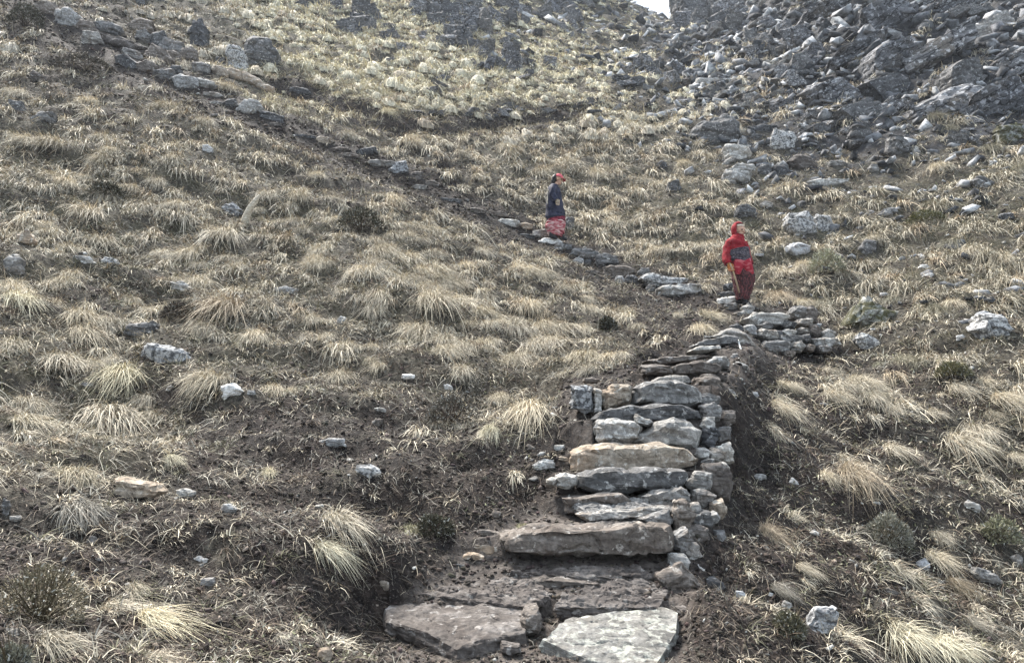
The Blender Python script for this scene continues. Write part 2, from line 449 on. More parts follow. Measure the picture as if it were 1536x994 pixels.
# ------------------------------------------------------------------ object helpers
NAMES = {}
def link(o, parent=None):
    COL.objects.link(o)
    if parent is not None: o.parent = parent
    return o
def tag(o, label=None, cat=None, group=None, kind=None):
    if label: o['label'] = label
    if cat: o['category'] = cat
    if group: o['group'] = group
    if kind: o['kind'] = kind
    return o
def np_mesh(name, V, F, mat=None, tint=None, smooth=True):
    """V (n,3), F (m,4) or (m,3)"""
    me = bpy.data.meshes.new(name)
    F = np.asarray(F, np.int32); V = np.asarray(V, np.float32)
    k = F.shape[1]
    me.vertices.add(len(V)); me.vertices.foreach_set('co', V.ravel())
    me.loops.add(F.size); me.loops.foreach_set('vertex_index', F.ravel())
    me.polygons.add(len(F))
    me.polygons.foreach_set('loop_start', np.arange(0, F.size, k, dtype=np.int32))
    if smooth: me.polygons.foreach_set('use_smooth', np.ones(len(F), bool))
    me.update(calc_edges=True)
    if tint is not None:
        a = me.color_attributes.new('tint', 'BYTE_COLOR', 'POINT')
        c = np.ones((len(V), 4), np.float32); c[:, :3] = np.clip(tint, 0, 1)
        a.data.foreach_set('color', c.ravel())
    if mat is not None: me.materials.append(mat)
    return me
# ------------------------------------------------------------------ the mountainside as one sheet
def build_terrain():
    thf = np.radians(39)
    fine = np.linspace(-thf, thf, 760)
    nb = 70
    side = thf + (np.pi - thf) * (np.linspace(0, 1, nb + 1)[1:]) ** 1.5
    TH = np.concatenate([-side[::-1], fine, side[:-1]])
    RR = np.concatenate([np.exp(np.linspace(math.log(.7), math.log(2.3), 26))[:-1],
                         np.exp(np.linspace(math.log(2.3), math.log(100), 640)),
                         np.exp(np.linspace(math.log(103), math.log(190), 24))])
    nt, nr = len(TH), len(RR)
    T, R = np.meshgrid(TH, RR)
    X, Y = R * np.sin(T), R * np.cos(T)
    Z = H(X, Y)
    V = np.stack([X.ravel(), Y.ravel(), Z.ravel()], 1)
    V = np.concatenate([V, [[0, 0, -1.52]]])
    i, j = np.meshgrid(np.arange(nr - 1), np.arange(nt), indexing='ij')
    j2 = (j + 1) % nt
    F = np.stack([i * nt + j, i * nt + j2, (i + 1) * nt + j2, (i + 1) * nt + j], -1).reshape(-1, 4)[:, ::-1]
    c = nt * nr
    jj = np.arange(nt)
    Fc = np.stack([np.full(nt, c), (jj + 1) % nt, jj], 1)[:, ::-1]
    # close the middle with quads that repeat nothing: use a separate triangle fan via degenerate-free bmesh
    me = bpy.data.meshes.new('mountainside')
    me.vertices.add(len(V)); me.vertices.foreach_set('co', V.astype(np.float32).ravel())
    tot = F.size + Fc.size
    me.loops.add(tot); me.loops.foreach_set('vertex_index', np.concatenate([F.ravel(), Fc.ravel()]).astype(np.int32))
    me.polygons.add(len(F) + len(Fc))
    ls = np.concatenate([np.arange(0, F.size, 4), F.size + np.arange(0, Fc.size, 3)]).astype(np.int32)
    me.polygons.foreach_set('loop_start', ls)
    me.polygons.foreach_set('use_smooth', np.ones(len(F) + len(Fc), bool))
    me.update(calc_edges=True)
    px, py, _ = project(V[:, 0], V[:, 1], V[:, 2])
    soil = samp(M_SOIL, px, py)
    d = polyd(px, py, TRAIL)
    soil = np.maximum(soil, (1 - sstep(14, 44, d)) * .95 * (V[:, 1] > 4))
    d2 = polyd(px, py, SOILBAND)
    soil = np.maximum(soil, (1 - sstep(8, 26, d2)) * .95 * (V[:, 1] > 4))
    soil = np.where(inpoly(px, py, P_STAIR), 1.0, soil)
    rock = samp(M_ROCK, px, py); gr = samp(M_GRASS, px, py)
    a = me.color_attributes.new('cover', 'FLOAT_COLOR', 'POINT')
    mud = inpoly(px, py, P_STAIR) * sstep(2, 42, polyd(px, py, P_STAIR) + 14 * vn2(V[:, 0], V[:, 1], .3, 91, 2)) * (V[:, 1] > 3.5) * (V[:, 1] < 10)
    col = np.stack([soil, rock, gr, mud], 1).astype(np.float32)
    a.data.foreach_set('color', col.ravel())
    me.materials.append(MAT['ground'])
    o = link(bpy.data.objects.new('mountainside', me))
    tag(o, 'steep brown mountainside of bare soil, turf and rock', kind='structure')
    return TH, RR, Z
TH_, RR_, Z_ = build_terrain()
def Hq(X, Y):
    """fast height from the built sheet"""
    r = np.hypot(X, Y); th = np.arctan2(X, Y)
    fi = np.interp(th, TH_, np.arange(len(TH_))); fj = np.interp(r, RR_, np.arange(len(RR_)))
    i = np.clip(fi.astype(int), 0, len(TH_) - 2); j = np.clip(fj.astype(int), 0, len(RR_) - 2)
    a = fi - i; b = fj - j
    return (Z_[j, i] * (1 - a) + Z_[j, i + 1] * a) * (1 - b) + (Z_[j + 1, i] * (1 - a) + Z_[j + 1, i + 1] * a) * b
def slope(X, Y):
    """downhill unit vectors (horizontal) on the scale of a metre"""
    e = 0.6 + 0.02 * np.hypot(X, Y)
    gx = (Hq(X + e, Y) - Hq(X - e, Y)) / (2 * e); gy = (Hq(X, Y + e) - Hq(X, Y - e)) / (2 * e)
    g = np.hypot(gx, gy) + 1e-6
    return -gx / g, -gy / g, g

# ------------------------------------------------------------------ stones
def hull_remesh(pts, voxel):
    """angular hull of the points, its faces split finely so that they can be weathered"""
    bm = bmesh.new()
    for p in pts: bm.verts.new(p)
    bmesh.ops.convex_hull(bm, input=bm.verts)
    bmesh.ops.delete(bm, geom=[v for v in bm.verts if not v.link_faces], context='VERTS')
    L = voxel * 1.5
    for it in range(8):
        es = [e for e in bm.edges if e.calc_length() > L]
        if not es or len(bm.verts) > 14000: break
        bmesh.ops.subdivide_edges(bm, edges=es, cuts=1)
        bmesh.ops.triangulate(bm, faces=[f for f in bm.faces if len(f.verts) > 3])
    for it in range(1): bmesh.ops.smooth_vert(bm, verts=bm.verts, factor=.15, use_axis_x=True, use_axis_y=True, use_axis_z=True)
    bmesh.ops.recalc_face_normals(bm, faces=bm.faces)
    me = bpy.data.meshes.new('rock'); bm.to_mesh(me); bm.free()
    return me
def get_v(me):
    a = np.empty(len(me.vertices) * 3, np.float32); me.vertices.foreach_get('co', a); return a.reshape(-1, 3).astype(float)
def get_n(me):
    a = np.empty(len(me.vertices) * 3, np.float32); me.vertex_normals.foreach_get('vector', a); return a.reshape(-1, 3).astype(float)
def roughen(me, size, seed, amt=1.0):
    V = get_v(me); Nn = get_n(me)
    P = V / size
    lay = P.copy(); lay[:, 2] *= 5; lay[:, 2] += P[:, 0] * .8
    d = .07 * fbm3(P * 1.6 + seed, 3, seed) + .035 * fbm3(lay * 1.3 + seed, 2, seed + 5) + .022 * fbm3(P * 7, 2, seed + 9)
    # crisp cleavage ledges
    d = d * .62 + .030 * np.tanh(9 * fbm3(lay * 1.1 + 2 * seed, 2, seed + 60)) + .018 * np.tanh(9 * fbm3(P * 2.4 + seed, 2, seed + 70))
    # chipped facets: flatten along a few cell boundaries
    ch = np.abs(fbm3(P * 2.3 + 3.1 * seed, 2, seed + 30)); d = d - .05 * np.clip(.12 - ch, 0, .12) / .12
    V = V + Nn * (d * size * amt)[:, None]
    me.vertices.foreach_set('co', V.astype(np.float32).ravel()); me.update()
    me.polygons.foreach_set('use_smooth', np.ones(len(me.polygons), bool))
    me.set_sharp_from_angle(angle=math.radians(24))

STONES = []      # (x, y, radius) footprints that keep tufts away
def stone_from_outline(poly, Y, depth, tone, label, name='stone', cat='stone', group=None, taper=.08, rough=1.0, push=0.0):
    """poly: outline in photo pixels seen at distance Y; the stone gets real thickness 'depth' going back"""
    W = np.array([at(x, y, Y) for x, y in poly])
    c = W.mean(0)
    w = W[:, 0].max() - W[:, 0].min(); h = W[:, 2].max() - W[:, 2].min()
    ms = min(w, h, max(depth, .02) * 1.5)
    sd_ = (int(abs(poly[0][0]) * 7 + abs(poly[0][1]) * 13)) % 997
    rr = random.Random(sd_)
    pts = []
    for frac, ins in ((-.10, taper + .10), (.10, .0), (.55, .03), (1.0, .22)):
        for p in W:
            v = c - p; L = np.linalg.norm(v) + 1e-6
            q = p + v / L * min(ins * ms * 1.2, L * .8)
            q = q + np.array([rr.uniform(-.03, .03) * ms, depth * frac + rr.uniform(-.06, .06) * depth, rr.uniform(-.03, .03) * ms])
            pts.append(q - c)
    o_loc = c + np.array([0, depth * .1 + push, 0])
    pts = [Vector(p) for p in pts]
    size = (ms + max(w, h)) * .5
    vox = max(min(ms / 9, max(w, h) / 40), Y / 773 * .9, max(w, h) / 80)
    me = hull_remesh(pts, vox)
    me.name = name
    roughen(me, min(size, ms * 1.8), sd_, rough)
    # origin at the foot
    V = get_v(me); zb = V[:, 2].min(); V[:, 2] -= zb
    me.vertices.foreach_set('co', V.astype(np.float32).ravel()); me.update()
    me.materials.clear(); me.materials.append(MAT[tone])
    o = bpy.data.objects.new(name, me); o.location = (o_loc[0], o_loc[1], o_loc[2] + zb)
    link(o); tag(o, label, cat, group)
    STONES.append((o_loc[0], o_loc[1] + depth * .3, max(w, depth) * .55))
    return o
def box_outline(cx, cy, w, h, rot=0, sharp=.35, rr=random):
    n = rr.choice((5, 6, 6))
    out = []
    a0 = rr.uniform(0, 6.28)
    for k in range(n):
        a = a0 + k * 2 * math.pi / n + rr.uniform(-.25, .25)
        ca, sa = math.cos(a), math.sin(a)
        m = (abs(ca) ** 6 + abs(sa) ** 6) ** (-1 / 6) * rr.uniform(.86, 1.06)
        x, y = ca * m * w / 2, sa * m * h / 2
        c, s = math.cos(rot), math.sin(rot)
        out.append((cx + x * c - y * s, cy + x * s + y * c))
    return out
def st(cx, cy, w, h, tone, label, rot=0, Y=None, depth=None, name='stone', cat='stone', group=None, sink=.12, rough=1.0, poly=None):
    """a stone resting on the land where its foot shows in the photograph"""
    rr = random.Random(int(cx * 31 + cy * 17))
    if Y is None:
        g = ground(cx, cy + h * (.5 - sink)); Y = g[1]
    if poly is None: poly = box_outline(cx, cy, w, h, math.radians(rot), rr=rr)
    wm = w / FPX * Y; hm = h / FPX * Y
    if depth is None: depth = max(min(wm, hm * 1.6) * .8, .03)
    return stone_from_outline(poly, Y, depth, tone, label, name, cat, group, rough=rough)
def x4(*v):           # (x0, x1, y0, y1) -> cx, cy, w, h
    return ((v[0] + v[1]) / 2, (v[2] + v[3]) / 2, v[1] - v[0], v[3] - v[2])

# --- the flight of steps, bottom to top
GS = 'stone blocks of the flight of steps'
def slab(pts, thick, tone, label, name='step_slab', rough=.8, group=GS):
    """slab given by its upper outline (px, py, Y) and a real thickness downwards"""
    W = [at(*p) for p in pts]; c = sum(W) / len(W)
    P = []
    for p in W:
        for dz, k in ((0, .97), (-thick * .4, 1.0), (-thick, .9)):
            q = c + (p - c) * k; P.append(Vector((q[0] - c[0], q[1] - c[1], q[2] - c[2] + dz)))
    ext = max(max(abs(q.x) for q in P), max(abs(q.y) for q in P)) * 2
    me = hull_remesh(P, max(thick / 9, ext / 110)); me.name = name
    roughen(me, thick * 1.6, len(pts) * 7 + int(pts[0][0]), rough)
    me.materials.clear(); me.materials.append(MAT[tone])
    o = bpy.data.objects.new(name, me); o.location = tuple(c)
    link(o); tag(o, label, 'step stone', group)
    STONES.append((c[0], c[1], ext * .45))
    return o
slab([(598, 893, 4.72), (700, 886, 4.82), (770, 900, 4.66), (797, 918, 4.46), (790, 950, 4.2), (700, 965, 4.03), (685, 975, 3.98), (640, 950, 4.12), (578, 930, 4.33), (574, 912, 4.5)],
     .13, 'brown', 'wide earth-smeared slab with a broken tan front at the foot of the steps')
slab([(808, 958, 4.08), (845, 928, 4.36), (920, 915, 4.5), (1000, 911, 4.55), (1019, 915, 4.5), (1018, 945, 4.22), (985, 1000, 3.86), (950, 1008, 3.82), (880, 990, 3.92)],
     .12, 'slabstone', 'pale triangular slab with a white corner, lowest on the right')
def tread(pts, tone, lab, thick=.07): slab(pts, thick, tone, lab, name='tread_slab', rough=1.7).location.z -= .022
tread([(770, 802, 5.04), (900, 800, 5.02), (1000, 797, 5.02), (1005, 772, 5.3), (930, 775, 5.32), (800, 782, 5.25)], 'mud', 'muddy flat paving behind the front edge of the second step')
tread([(620, 884, 4.68), (700, 862, 4.85), (800, 858, 4.87), (830, 880, 4.66), (800, 905, 4.48), (690, 890, 4.66)], 'mud', 'mud-covered flat stone behind the widest lowest slab')
tread([(830, 905, 4.5), (850, 868, 4.78), (960, 858, 4.84), (1005, 880, 4.7), (990, 905, 4.52)], 'mud', 'mud-covered flat stone behind the pale triangular slab')
tread([(760, 850, 4.88), (860, 843, 4.93), (960, 842, 4.93), (980, 856, 4.84), (860, 860, 4.82)], 'mud', 'low muddy stones at the foot of the long muddy slab')
tread([(850, 745, 5.56), (930, 742, 5.58), (1020, 742, 5.58), (1010, 760, 5.34), (880, 764, 5.34)], 'grey', 'flat tread stones under the dark slab')
def step(poly, Y, depth, tone, label, name='step_block', **kw):
    return stone_from_outline(poly, Y, depth, tone, label, name, 'step stone', GS, **kw)
st(796, 938, 38, 44, 'brown', 'muddy broken block wedged between the two lowest slabs', Y=4.25, depth=.3, name='step_block', cat='step stone', group=GS)
st(765, 975, 34, 18, 'brown', 'small dark chip under the gap between the two lowest slabs', Y=4.02, depth=.1)
st(850, 880, 120, 26, 'brown', 'low muddy slab half buried behind the pale triangular slab', Y=4.75, depth=.25, name='step_slab', cat='step stone', group=GS)
step([(751, 806), (770, 797), (860, 796), (940, 790), (1010, 792), (1016, 812), (1010, 832), (960, 836), (880, 839), (800, 834), (757, 825)], 4.98, .42, 'brown',
     'long muddy slab spanning the second step, grey at its right end', name='step_slab', rough=1.1)
step([(955, 778), (985, 768), (1007, 762), (1013, 780), (1011, 794), (970, 790)], 5.2, .35, 'grey', 'wedge of grey stone with a shadowed front on the second step')
step([(865, 772), (930, 764), (1000, 760), (1012, 768), (960, 776), (880, 781)], 5.3, .3, 'grey', 'thin flat slab lying behind the grey wedge', name='step_slab')
step([(842, 746), (880, 742), (935, 741), (946, 752), (945, 768), (900, 771), (850, 770)], 5.5, .3, 'brown', 'low grey-brown block under the left end of the dark slab')
step([(962, 744), (985, 736), (1025, 731), (1040, 742), (1036, 755), (995, 758), (964, 757)], 5.5, .3, 'grey', 'grey angular block under the right end of the dark slab')
step([(869, 715), (880, 707), (910, 700), (960, 702), (1030, 709), (1037, 722), (1020, 731), (950, 742), (885, 736), (869, 729)], 5.62, .38, 'dark',
     'thick dark slab with white edges, third step from the tan one down', name='step_slab')
step([(835, 713), (848, 708), (866, 712), (867, 728), (850, 734), (836, 729)], 5.66, .25, 'pale', 'pale block against the left end of the dark slab')
st(829, 722, 18, 15, 'pale', 'small pale stone left of the pale block beside the dark slab', Y=5.68, depth=.12)
step([(855, 676), (871, 671), (920, 668), (990, 667), (1036, 671), (1053, 688), (1050, 698), (1000, 706), (930, 704), (859, 706)], 5.98, .42, 'tan',
     'long tan slab with a sunlit chipped edge halfway up the steps', name='step_slab')
step([(891, 640), (900, 628), (925, 625), (955, 631), (966, 645), (962, 660), (930, 666), (897, 662)], 6.22, .38, 'pale', 'rounded grey and white block on the left above the tan slab')
step([(951, 624), (955, 621), (975, 628), (981, 633), (975, 640), (955, 636)], 6.26, .2, 'pale', 'small pale wedge between two big blocks above the tan slab')
step([(950, 662), (965, 645), (990, 629), (1015, 622), (1040, 633), (1057, 646), (1056, 668), (1048, 677), (1000, 670), (960, 671)], 6.18, .4, 'grey',
     'big triangular grey block on the right above the tan slab')
step([(887, 628), (900, 618), (940, 609), (985, 605), (1030, 607), (1050, 617), (1059, 629), (1040, 632), (960, 628), (892, 633)], 6.38, .4, 'dark',
     'long thin dark slab bridging the step below the upright blocks', name='step_slab')
step([(857, 578), (880, 575), (891, 579), (891, 619), (878, 622), (858, 612)], 6.62, .3, 'lichen', 'upright grey and white block at the left end of its step')
step([(893, 581), (903, 584), (903, 618), (892, 620)], 6.63, .25, 'pale', 'narrow pale sliver between the grey-white and tan upright blocks')
step([(905, 584), (920, 576), (945, 578), (949, 590), (948, 606), (925, 612), (906, 617)], 6.6, .32, 'tan', 'square tan block in the middle of the upper step')
step([(953, 581), (970, 573), (1030, 572), (1054, 579), (1056, 603), (1040, 609), (951, 606)], 6.58, .42, 'grey', 'large flat-topped pale brown block right of the square tan one')
step([(1047, 564), (1068, 561), (1086, 565), (1085, 600), (1060, 608), (1048, 600)], 6.85, .45, 'brown', 'brown streaked corner block at the right end of the upper step')
step([(976, 573), (990, 565), (1015, 560), (1033, 564), (1042, 574)], 6.9, .35, 'grey', 'low domed stone lying on the large flat-topped block', name='step_slab')
st(887, 570, 27, 9, 'brown', 'thin flat stone on the earth above the grey-white block', Y=6.95, depth=.15)
step([(963, 548), (985, 544), (1009, 546), (1010, 559), (985, 563), (964, 562)], 7.2, .3, 'brown', 'muddy low block, left half of the step above the domed stone')
step([(1012, 549), (1045, 541), (1080, 542), (1087, 552), (1070, 560), (1015, 560)], 7.2, .35, 'brown', 'muddy long block, right half of the step above the domed stone')
step([(965, 541), (1000, 535), (1050, 530), (1070, 533), (1040, 542), (975, 546)], 7.7, .3, 'brown', 'thin muddy slab under the curved grey slab', name='step_slab')
step([(1060, 541), (1075, 533), (1092, 534), (1098, 545), (1094, 553), (1078, 546), (1062, 549)], 7.6, .3, 'pale', 'pale curved stone at the outer edge below the leaning cord')
step([(1035, 526), (1050, 519), (1082, 516), (1084, 522), (1055, 528)], 8.3, .3, 'pale', 'thin pale slab just below the curved grey slab', name='step_slab')
step([(1036, 519), (1060, 508), (1090, 503), (1108, 506), (1106, 514), (1070, 517)], 8.8, .35, 'grey', 'long thin slab tilted up to the right below the wall', name='step_slab')
step([(1057, 505), (1080, 497), (1102, 492), (1122, 500), (1138, 513), (1134, 521), (1115, 517), (1090, 503)], 9.1, .35, 'grey', 'curved grey slab turning the corner of the steps into the wall', name='step_slab')

# --- the dry-stone corner wall
GW = 'stones of the dry wall at the corner'
wall = [
 (x4(1120,1186,467,488), 'pale', 'big flat pale slab capping the dry wall below the person in red', .5),
 (x4(1187,1218,457,479), 'grey', 'peaked stone on top of the wall right of the capping slab', .35),
 (x4(1206,1232,459,488), 'brown', 'leaning slab sloping down the right shoulder of the wall', .3),
 (x4(1138,1161,481,494), 'dark', 'dark angular stone under the middle of the capping slab', .3),
 (x4(1171,1196,480,492), 'dark', 'flat dark stone under the right end of the capping slab', .3),
 (x4(1197,1222,475,491), 'grey', 'squared grey stone below the peaked stone', .3),
 (x4(1137,1169,492,513), 'grey', 'broad wedge-shaped stone in the middle course of the wall', .35),
 (x4(1163,1175,494,506), 'dark', 'small dark filler right of the wedge-shaped wall stone', .2),
 (x4(1172,1197,492,503), 'pale', 'thin pale flat stone in the middle of the wall', .3),
 (x4(1197,1216,490,501), 'grey', 'rounded grey stone below the squared one in the wall', .3),
 (x4(1216,1234,486,503), 'brown', 'pale brown block near the right shoulder of the wall', .3),
 (x4(1236,1257,492,508), 'pale', 'pale stone on the right slope of the wall', .25),
 (x4(1170,1206,502,514), 'grey', 'long low stone in the lower course of the wall', .3),
 (x4(1190,1211,511,528), 'grey', 'upright grey stone at the foot of the wall', .3),
 (x4(1223,1263,503,522), 'pale', 'long pale stone at the right end of the wall', .35),
 (x4(1143,1186,508,531), 'grey', 'large smooth block in the lower left of the wall', .35),
 (x4(1119,1144,522,535), 'brown', 'brown flat stone low on the left of the wall', .3),
 (x4(1148,1177,531,552), 'brown', 'rounded brown block, lowest stone of the wall', .3),
 (x4(1135,1150,535,546), 'pale', 'small pale stone left of the lowest wall block', .2),
 (x4(1095,1108,530,543), 'grey', 'small squarish grey stone behind the leaning cord', .2),
 (x4(1117,1135,534,545), 'brown', 'small brown stone under the flat one low on the wall', .2),
 (x4(1095,1124,543,559), 'grey', 'low grey stone at the foot of the leaning cord', .25),
 (x4(1209,1226,515,527), 'brown', 'brownish stone right of the upright foot stone', .25),
 (x4(1230,1250,516,529), 'grey', 'small grey stone under the long pale end stone', .25),
 (x4(1084,1099,554,567), 'grey', 'stone below the foot of the cord, upper of two', .2),
 (x4(1086,1097,568,581), 'grey', 'stone below the foot of the cord, lower of two', .2),
 (x4(1119,1137,485,505), 'pale', 'pale stone under the left end of the capping slab', .25),
 (x4(1112,1124,508,527), 'grey', 'tall narrow stone left of the large smooth wall block', .25),
 (x4(1099,1118,484,499), 'dark', 'dark stone at the inner corner between steps and wall', .25),
 (x4(1083,1097,508,534), 'grey', 'upright grey stone behind the top of the cord', .25),
 (x4(1203,1219,500,514), 'dark', 'dark wedge low in the middle right of the wall', .25),
 (x4(1180,1195,524,536), 'brown', 'small brown stone spilled at the foot of the wall', .2),
 (x4(1116,1135,455,474), 'pale', 'pale pointed stone just in front of the red person\'s feet', .25),
 (x4(1105,1122,466,479), 'grey', 'grey stone left of the capping slab', .25),
]
for i, (b4, tone, lab, dep) in enumerate(wall):
    cx, cy, w, h = b4
    Yw = 10.7 - (cy - 470) * .012 + (cx - 1180) * .002
    if cx < 1112: Yw = 9.6 - (cy - 500) * .03
    if cy > 550: Yw = 7.9
    if cx in (1125.5, 1113.5) and cy < 475: Yw = 12.1
    if cy < 474 and cx < 1140: Yw = 12.0
    st(cx, cy, w * 1.1, h * 1.12, tone, lab, Y=Yw, depth=dep, name='wall_stone', cat='wall stone', group=GW)

# --- cheek stones on the right edge of the steps
GC = 'small stones packed along the right edge of the steps'
cheek = [
 ((1069, 617, 20, 20), 'grey', 'grey cheek stone at the right end of the thin dark slab', 6.45),
 ((1063, 636, 16, 16), 'pale', 'small pale cheek stone below the thin dark slab', 6.3),
 ((1068, 654, 18, 26), 'dark', 'dark upright stone right of the big triangular block', 6.28),
 ((1057, 679, 17, 13), 'pale', 'round pale pebble at the right end of the tan slab', 6.1),
 ((1077, 683, 20, 20), 'grey', 'round grey cobble right of the pale pebble', 6.15),
 ((1091, 680, 15, 24), 'pale', 'knobbly pale stone at the outer edge beside the tan slab', 6.2),
 ((1064, 692, 12, 9), 'pale', 'tiny pale pebble below the round pale one', 6.05),
 ((1050, 722, 26, 24), 'grey', 'squarish grey stone at the right end of the dark slab', 5.72),
 ((1078, 722, 32, 44), 'brown', 'broad brown cheek stone outside the dark slab', 5.8),
 ((1057, 747, 24, 21), 'grey', 'rounded cobble right of the grey angular block', 5.6),
 ((1081, 765, 18, 24), 'tan', 'pale tan stone at the outer foot of the cheek', 5.55),
 ((1054, 781, 30, 22), 'dark', 'dark wedge stone sticking out below the rounded cobble', 5.35),
 ((1072, 776, 13, 13), 'pale', 'bright pale stone at the tip of the dark wedge', 5.35),
 ((1027, 779, 24, 40), 'brown', 'upright muddy stone right of the grey wedge', 5.22),
 ((1043, 763, 16, 13), 'grey', 'small grey stone above the dark wedge stone', 5.4),
 ((1026, 812, 20, 26), 'grey', 'grey stone at the right end of the long muddy slab', 5.02),
 ((1024, 846, 22, 20), 'pale', 'pale stone below the right end of the long muddy slab', 4.9),
 ((1022, 886, 50, 52), 'brown', 'large earthy block at the right edge above the triangular slab', 4.72),
 ((1050, 858, 14, 15), 'pale', 'small pale stone right of the large earthy block', 4.95),
 ((1067, 878, 30, 17), 'dark', 'dark flat stone leaning outside the large earthy block', 4.9),
 ((1028, 921, 13, 12), 'brown', 'round brown pebble beside the white corner of the triangular slab', 4.5),
 ((1066, 600, 20, 16), 'grey', 'grey stone below the brown streaked corner block', 6.7),
 ((1040, 830, 22, 22), 'grey', 'angular grey stone outside the end of the second step', 5.05),
 ((1046, 802, 26, 22), 'brown', 'brown stone under the dark wedge on the cheek', 5.2),
 ((1092, 598, 20, 24), 'grey', 'grey stone at the outer foot of the brown streaked corner block', 6.95),
 ((1092, 628, 18, 22), 'brown', 'brown stone low on the outer edge beside the thin dark slab', 6.6),
 ((1084, 652, 18, 20), 'grey', 'grey stone outside the dark upright cheek stone', 6.4),
 ((1106, 582, 22, 18), 'brown', 'brown earth-stained stone below the cord foot stones', 7.4),
 ((1082, 806, 16, 14), 'grey', 'small grey stone at the lower outer foot of the cheek', 5.3),
 ((1045, 900, 20, 26), 'grey', 'grey stone against the outer side of the large earthy block', 4.72),
 ((1087, 702, 14, 14), 'grey', 'small grey stone above the broad brown cheek stone', 5.95),
]
for (cx, cy, w, h), tone, lab, Y in cheek:
    st(cx, cy, w * 1.6, h * 1.42, tone, lab, Y=Y, depth=max(.2, w / FPX * Y * 1.1), name='cheek_stone', cat='stone', group=GC)

# --- rubble left of the steps
for cx, cy, w, h, tone, lab, rot in (
 (725, 825, 54, 20, 'tan', 'flat tan stone on the tread left of the long muddy slab', 6),
 (710, 836, 36, 15, 'tan', 'smaller tan stone in front of the flat tan one', 4),
 (685, 848, 24, 7, 'dark', 'thin dark flake on the mud below the small tan stone', 3),
 (576, 879, 15, 20, 'tan', 'small upright tan stone in the dark bank left of the lowest slab', 0),
 (814, 698, 34, 20, 'pale', 'pale stone in the rubble left of the tan slab', -5),
 (838, 672, 20, 12, 'pale', 'small pale stone up against the left end of the tan slab', 0),
 (797, 672, 18, 8, 'grey', 'flat chip at the top of the rubble left of the tan slab', 20),
 (846, 688, 18, 9, 'tan', 'thin tan chip in the rubble beside the tan slab', 15),
 (812, 681, 16, 8, 'pale', 'tiny pale chip above the pale rubble stone', -10),
 (885, 641, 20, 22, 'grey', 'grey stone left of the rounded grey and white block', 0),
 (744, 772, 16, 16, 'brown', 'brown lump of rock in the bank above the flat tan stone', 0),
 (732, 800, 40, 10, 'brown', 'muddy flake lying behind the flat tan stone', 8)):
    st(cx, cy, w, h, tone, lab, rot)

# --- stones of the upper path
GP = 'flat stones of the upper path'
_pp = [(412, 183), (438, 192), (455, 200), (508, 220), (522, 228), (628, 276), (676, 296), (694, 306), (712, 312), (664, 288), (790, 350), (890, 404), (345, 158), (322, 150)]
for q, (cx, cy) in enumerate(_pp):
    if q in (1, 7, 9, 12): continue
    st(cx, cy + 4, 22 + (q * 7) % 15, 9 + (q * 5) % 5, ('brown', 'grey', 'dark', 'brown')[q % 4],
       ['dark-edged flake just below the long dark flake on the path', 'grey flake two steps below the pale path boulder', 'dark flat stone above the pale brown flake on the path',
        'brown flat stone right below the pale brown flake', 'brown stone touching the thin dark slab on the path', 'grey stone under the small brown block on the path',
        'dark flat stone below the low brown slab of the path', 'brown flat stone in the bare stretch of path left of the blue person', 'brown stone up the path from the thin brown slab',
        'grey stone right below the low brown slab of the path', 'dark stone between the small pale brown block and the blue person', 'brown stone wedged below the dark block with a pale end',
        'dark flake at the left foot of the pale path boulder', 'brown flake between the tumbled wall and the pale path boulder'][q], (q * 3) % 9, name='path_stone', group=GP)
